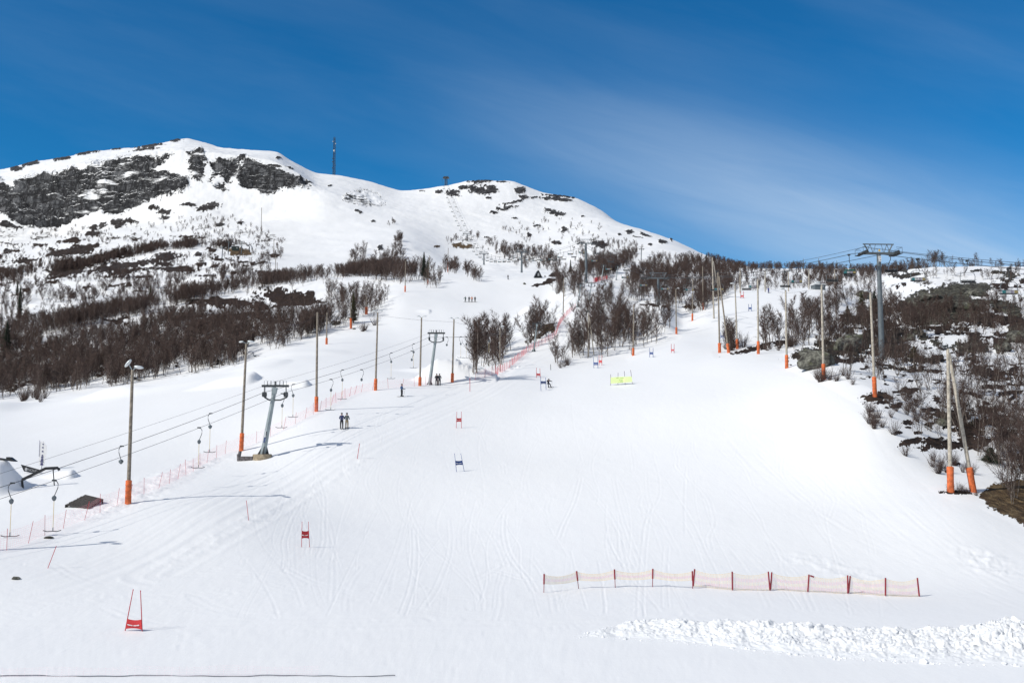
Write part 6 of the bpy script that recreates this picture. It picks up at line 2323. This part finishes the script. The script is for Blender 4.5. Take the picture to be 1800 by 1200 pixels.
# ------------------------------------------------------------------ shrubs and heather tufts
SH = []
for i in range(5):
    r = np.random.RandomState(700 + i)
    n = 46
    a = r.uniform(0, 6.28, n)
    out = r.uniform(.05, .75, n)
    L = r.uniform(.35, 1.3, n)
    P0 = np.stack([np.cos(a) * .12 * r.uniform(0, 1, n), np.sin(a) * .12 * r.uniform(0, 1, n), -.1 + 0 * a], 1)
    P1 = P0 + np.stack([np.cos(a) * out, np.sin(a) * out, np.ones(n)], 1) * L[:, None]
    t = r.uniform(.3, .9, (150, 1))
    k = r.randint(0, n, 150)
    Q0 = P0[k] + (P1[k] - P0[k]) * t
    Q1 = Q0 + (P1[k] - P0[k]) * .25 + r.normal(0, .13, (150, 3)) + [0, 0, .06]
    V, Fc = spikes(np.concatenate([P0, Q0]), np.concatenate([P1, Q1]), np.concatenate([np.full(n, .011), np.full(150, .007)]))
    me = mesh_from('shrub', V, Fc, [M_TWIG if i % 2 else M_TWIG2])
    SH.append(me)
SHZ = [([(1515, 720), (1545, 720), (1590, 790), (1570, 800), (1530, 750)], 12, .8, 1.5, "leafless shrub at the snow edge below the red-brown heath patch", "shrubs at the snow edge"),
       ([(1550, 690), (1590, 690), (1640, 740), (1600, 760), (1560, 730)], 14, .9, 1.8, "leafless shrub between the small heath tufts left of the twin poles", "shrubs left of the twin poles"),
       ([(1580, 800), (1640, 800), (1720, 830), (1700, 845), (1610, 830)], 14, .6, 1.2, "sparse low shrub poking from the snow left of the orange pads", "shrubs left of the orange pads"),
       ([(1425, 655), (1500, 660), (1500, 680), (1440, 672)], 9, 1.0, 1.8, "leafless shrub on the snow in front of the boulders", "shrubs before the boulders"),
       ([(1690, 700), (1790, 700), (1800, 800), (1720, 800)], 16, 1.0, 2.0, "dark leafless shrub right of the twin poles", "shrubs right of the twin poles"),
       ([(1650, 862), (1700, 862), (1740, 880), (1790, 885), (1700, 868)], 7, .4, .9, "tiny shrub beside the orange pads and straw ground", "shrubs at the orange pads"),
       ([(20, 702), (90, 696), (100, 704), (30, 710)], 9, 1.6, 2.8, "leafless bush in front of the left wood above the snow bank", "bushes in front of the left wood"),
       ([(1260, 622), (1300, 616), (1310, 608), (1270, 610)], 8, 1.2, 2.6, "leafless bush at the foot of the crossed wooden poles", "bushes at the crossed poles"),
       ([(636, 583), (662, 578), (668, 570), (640, 574)], 4, 1.5, 2.6, "leafless bush at the edge of the run by the orange foot", "bushes by the run edge"),
       ([(965, 520), (990, 515), (1000, 505), (970, 508)], 6, 1.0, 2.0, "dark low bush beside the slope below the A-frame hut", "bushes below the hut"),
       ([(975, 648), (996, 646), (1000, 636)], 4, 1.2, 2.2, "low bush at the foot of the lone bush tree left of the central thicket", "bushes left of the central thicket"),
       ([(1325, 616), (1400, 605), (1410, 612), (1340, 622)], 10, 1.2, 2.4, "leafless shrub on the dark heath strip left of the boulders", "shrubs on the heath strip")]
for P_, n, h0, h1, lab, g in SHZ:
    k = 0
    while k < n:
        x, y = trng.uniform(min(p[0] for p in P_), max(p[0] for p in P_)), trng.uniform(min(p[1] for p in P_), max(p[1] for p in P_))
        if not in_poly(x, y, P_):
            continue
        o = bpy.data.objects.new('shrub', SH[trng.randrange(5)])
        scene.collection.objects.link(o)
        o.location = ground(x, y)
        s = trng.uniform(h0, h1)
        o.scale = (s, s, s)
        o.rotation_euler = (0, 0, trng.uniform(0, 6.28))
        tag(o, lab, 'shrub', g)
        k += 1


# ------------------------------------------------------------------ people
def body_mesh(joints, bones, mats_by_bone, mats):
    """one continuous body grown by a skin modifier; joints: name -> (x, y, z, radius)"""
    names = list(joints)
    me = bpy.data.meshes.new('body_cage')
    me.from_pydata([joints[n][:3] for n in names], [(names.index(a), names.index(b)) for a, b in bones], [])
    ob = bpy.data.objects.new('body_cage', me)
    scene.collection.objects.link(ob)
    sk = ob.modifiers.new('skin', 'SKIN')
    sk.use_smooth_shade = True
    lay = me.skin_vertices[0].data if len(me.skin_vertices) else None
    if lay is None:
        ob.data.skin_vertices.new()
        lay = me.skin_vertices[0].data
    for i, n in enumerate(names):
        rr = joints[n][3]
        lay[i].radius = (rr, rr * joints[n][4] if len(joints[n]) > 4 else rr)
        lay[i].use_root = (n == 'pelvis')
    sb = ob.modifiers.new('sub', 'SUBSURF')
    sb.levels = sb.render_levels = 1
    dg = bpy.context.evaluated_depsgraph_get()
    out = bpy.data.meshes.new_from_object(ob.evaluated_get(dg))
    bpy.data.objects.remove(ob)
    out.materials.clear()
    for m in mats:
        out.materials.append(m)
    mi = []
    segs = [(Vector(joints[a][:3]), Vector(joints[b][:3]), mats_by_bone.get((a, b), 0)) for a, b in bones]
    for p in out.polygons:
        c = p.center
        best = (1e9, 0)
        for a, b, m in segs:
            ab = b - a
            t = max(0, min(1, (c - a).dot(ab) / max(ab.length_squared, 1e-9)))
            d = (c - a - ab * t).length
            if d < best[0]:
                best = (d, m)
        mi.append(best[1])
    out.polygons.foreach_set('material_index', mi)
    out.polygons.foreach_set('use_smooth', [True] * len(out.polygons))
    return out


BONES = [('pelvis', 'chest'), ('chest', 'neck'), ('neck', 'head'), ('head', 'crown'),
         ('chest', 'shoulder_l'), ('shoulder_l', 'elbow_l'), ('elbow_l', 'wrist_l'), ('wrist_l', 'hand_l'),
         ('chest', 'shoulder_r'), ('shoulder_r', 'elbow_r'), ('elbow_r', 'wrist_r'), ('wrist_r', 'hand_r'),
         ('pelvis', 'hip_l'), ('hip_l', 'knee_l'), ('knee_l', 'ankle_l'), ('ankle_l', 'toe_l'),
         ('pelvis', 'hip_r'), ('hip_r', 'knee_r'), ('knee_r', 'ankle_r'), ('ankle_r', 'toe_r')]
STAND = {'pelvis': (0, 0, .95, .15, .8), 'chest': (0, .01, 1.32, .17, .75), 'neck': (0, .01, 1.52, .065), 'head': (0, -.01, 1.64, .095), 'crown': (0, -.01, 1.74, .085),
         'shoulder_l': (-.19, .01, 1.43, .085), 'elbow_l': (-.27, .03, 1.17, .065), 'wrist_l': (-.22, -.12, 1.0, .048), 'hand_l': (-.2, -.18, .96, .045),
         'shoulder_r': (.19, .01, 1.43, .085), 'elbow_r': (.27, .03, 1.17, .065), 'wrist_r': (.22, -.12, 1.0, .048), 'hand_r': (.2, -.18, .96, .045),
         'hip_l': (-.10, 0, .88, .115), 'knee_l': (-.12, -.04, .50, .085), 'ankle_l': (-.12, 0, .12, .07), 'toe_l': (-.12, -.17, .06, .06),
         'hip_r': (.10, 0, .88, .115), 'knee_r': (.12, -.04, .50, .085), 'ankle_r': (.12, 0, .12, .07), 'toe_r': (.12, -.17, .06, .06)}


def pose(**kw):
    d = dict(STAND)
    for k, v in kw.items():
        d[k] = tuple(v) + tuple(d[k][3:])
    return d


TUCK = pose(pelvis=(0, .22, .72), chest=(-.06, -.08, 1.02), neck=(-.1, -.24, 1.12), head=(-.12, -.33, 1.18), crown=(-.13, -.36, 1.27),
            shoulder_l=(-.25, -.08, 1.08), elbow_l=(-.42, -.28, .92), wrist_l=(-.46, -.46, .98), hand_l=(-.46, -.52, 1.0),
            shoulder_r=(.12, -.12, 1.1), elbow_r=(.30, -.26, .95), wrist_r=(.34, -.44, .98), hand_r=(.35, -.50, .99),
            hip_l=(-.10, .2, .66), knee_l=(-.10, -.12, .46), ankle_l=(-.02, .02, .12), toe_l=(-.02, -.15, .06),
            hip_r=(.12, .2, .66), knee_r=(.22, -.10, .48), ankle_r=(.36, .02, .12), toe_r=(.38, -.15, .06))
SEAT = pose(pelvis=(0, .05, .12), chest=(0, .05, .5), neck=(0, .03, .70), head=(0, .01, .81), crown=(0, .01, .92),
            shoulder_l=(-.19, .05, .60), elbow_l=(-.25, -.05, .36), wrist_l=(-.18, -.26, .30), hand_l=(-.16, -.32, .30),
            shoulder_r=(.19, .05, .60), elbow_r=(.25, -.05, .36), wrist_r=(.18, -.26, .30), hand_r=(.16, -.32, .30),
            hip_l=(-.10, .0, .10), knee_l=(-.12, -.44, .10), ankle_l=(-.12, -.46, -.30), toe_l=(-.12, -.62, -.36),
            hip_r=(.10, .0, .10), knee_r=(.12, -.44, .10), ankle_r=(.12, -.46, -.30), toe_r=(.12, -.62, -.36))
M_SKIN = mat_basic('skin', (.55, .33, .25), .6)


def cloth(name, c):
    return mat_basic(name, c, .8, 0, .12, 9)


def person(loc, rotz, label, jacket, trousers, P=STAND, hat=None, skis=True, board=False, poles=False, arms=None, scale=1.0, group=None, dark_face=True):
    P = dict(P)
    if arms == 'out':
        P.update({'elbow_l': (-.42, -.02, 1.24, .065), 'wrist_l': (-.55, -.12, 1.05, .048), 'hand_l': (-.58, -.16, 1.0, .045)})
    if arms == 'forward':
        P.update({'wrist_r': (.20, -.40, 1.12, .048), 'hand_r': (.18, -.48, 1.14, .045), 'wrist_l': (-.20, -.40, 1.08, .048), 'hand_l': (-.18, -.48, 1.1, .045)})
    mats = [jacket, trousers, M_SKIN, M_BLACK]
    mb = {}
    for a, b in BONES:
        mb[(a, b)] = 1 if a in ('hip_l', 'hip_r', 'knee_l', 'knee_r') else 3 if a.startswith('ankle') or a.startswith('wrist') else 2 if a in ('neck', 'head') else 0
    mb[('pelvis', 'hip_l')] = mb[('pelvis', 'hip_r')] = 1
    me = body_mesh(P, BONES, mb, mats)
    me.name = 'person'
    o = bpy.data.objects.new('person', me)
    scene.collection.objects.link(o)
    o.location = loc
    o.rotation_euler = (0, 0, rotz)
    o.scale = (scale,) * 3
    tag(o, label, 'person', group)
    c = Vector(P['head'][:3]).lerp(Vector(P['crown'][:3]), .55)
    h = MB().ball(c + Vector((0, .012, .03)), (.115, .13, .115), 8)
    h.build('helmet' if hat is None else 'hat', hat or M_BLACK, o)
    g = MB().box(c + Vector((0, -.115, -.03)), (.15, .03, .06))
    g.build('goggles', M_DARK, o, False)
    fc = MB().ball(c + Vector((0, -.10, -.085)), (.018, .03, .02), 4)
    fc.build('nose', M_SKIN, o)
    if P is not None and skis:
        for s in ('l', 'r'):
            a = Vector(P['ankle_' + s][:3])
            z = .02 if P['ankle_l'][2] > 0 else P['ankle_l'][2] - .12
            sk = MB().box((a.x, -.1, z), (.085, 1.62, .022))
            sk.box((a.x, -.97, z + .05), (.08, .16, .02), Matrix.Rotation(-.6, 3, 'X'))
            sk.build('ski', M_BLACK, o, False)
            bt = MB().box((a.x, -.05, z + .07), (.11, .32, .12))
            bt.build('ski_boot', M_DARK, o)
    if board:
        MB().box((0, -.03, .03), (1.45, .26, .025)).build('snowboard', M_BLACK, o, False)
    if poles:
        for s, x in (('l', -1), ('r', 1)):
            hnd = Vector(P['hand_' + s][:3])
            MB().tube([hnd + Vector((0, 0, .08)), Vector((hnd.x + x * .12, hnd.y + .35 if P is not STAND else hnd.y + .1, .02))], .012, 5).build('ski_pole', M_DARK, o)
    return o


NAVY, GREYJ, TAN = cloth('navy_jacket', (.025, .035, .11)), cloth('grey_jacket', (.085, .10, .105)), cloth('tan_trousers', (.24, .19, .12))
DKT = cloth('black_trousers', (.012, .013, .018))
p = ground(600.5, 753)
person(p, math.pi + .1, "person in navy jacket seen from behind, left one of two riding together", NAVY, DKT, arms='forward')
p2 = ground(609.5, 753)
person(p2, math.pi - .1, "person in grey jacket and tan trousers, right one of two riding together", GREYJ, TAN, arms='forward')
p = ground(706, 697)
person(p, math.pi - .9, "lone skier in a dark blue jacket beside the pink net, holding a stick out", cloth('blue_jacket', (.02, .06, .16)), DKT, arms='forward', poles=True)
p = ground(767.5, 677)
person(p, math.pi, "person all in black, left one of the pair beside the second T-bar tower", cloth('black_jacket', (.015, .016, .02)), DKT, arms='forward')
p = ground(772.5, 677)
person(p, math.pi, "person in mottled grey jacket, right one of the pair by the second tower", cloth('mottled_grey_jacket', (.10, .105, .11)), DKT, arms='forward')
p = ground(964.5, 681)
person(p, .35, "crouching slalom racer in a dark suit passing the blue gate", cloth('race_suit', (.02, .02, .032)), cloth('race_suit_legs', (.02, .022, .04)), P=TUCK, poles=True)
for (x, lab, j, t, ar) in ((818, "snowboarder in green and black, leftmost of four standing in a row", (.02, .07, .06), (.015, .02, .02), 'out'), (824.5, "snowboarder in dark clothes, second from the left of four", (.04, .06, .07), (.015, .015, .02), None),
                           (829.5, "snowboarder in an orange jacket among the four standing in a row", (.60, .16, .04), (.05, .03, .03), 'out'), (835, "snowboarder in black, rightmost of four standing in a row", (.02, .025, .03), (.015, .015, .02), None)):
    p = ground(x, 531)
    person(p, math.pi * (0 if x < 830 else 1), lab, cloth('jacket_%d' % x, j), cloth('trousers_%d' % x, t), skis=False, board=True, arms=ar, scale=1.05)
p = ground(1351, 515)
person(p, .4, "person in a bright blue suit standing on the crest by a light pole", cloth('blue_suit', (.03, .05, .32)), cloth('blue_suit_legs', (.02, .03, .2)), poles=True)
p = ground(893, 491)
person(p, .2, "tiny distant person in dark clothes at the lip of the smooth slope", cloth('dark_jacket', (.03, .03, .035)), DKT)
# riders on the chair left of the big tower
cc = [c for (s, D, x, y, c) in chairs if s < 0 and 150 < D < 175]
if cc:
    q = cc[0].location
    for dx, lab, j in ((-.55, "left rider on the chair between big tower and crest", (.02, .10, .09)), (.05, "middle rider on the chair between big tower and crest", (.03, .035, .04)), (.6, "right rider on the chair between big tower and crest", (.28, .20, .10))):
        person(q + Vector((dx, .02, -3.05)), math.pi, lab + ", in winter clothes", cloth('rider_jacket', j) if dx else cloth('rider_jacket_b', j), DKT, P=SEAT)
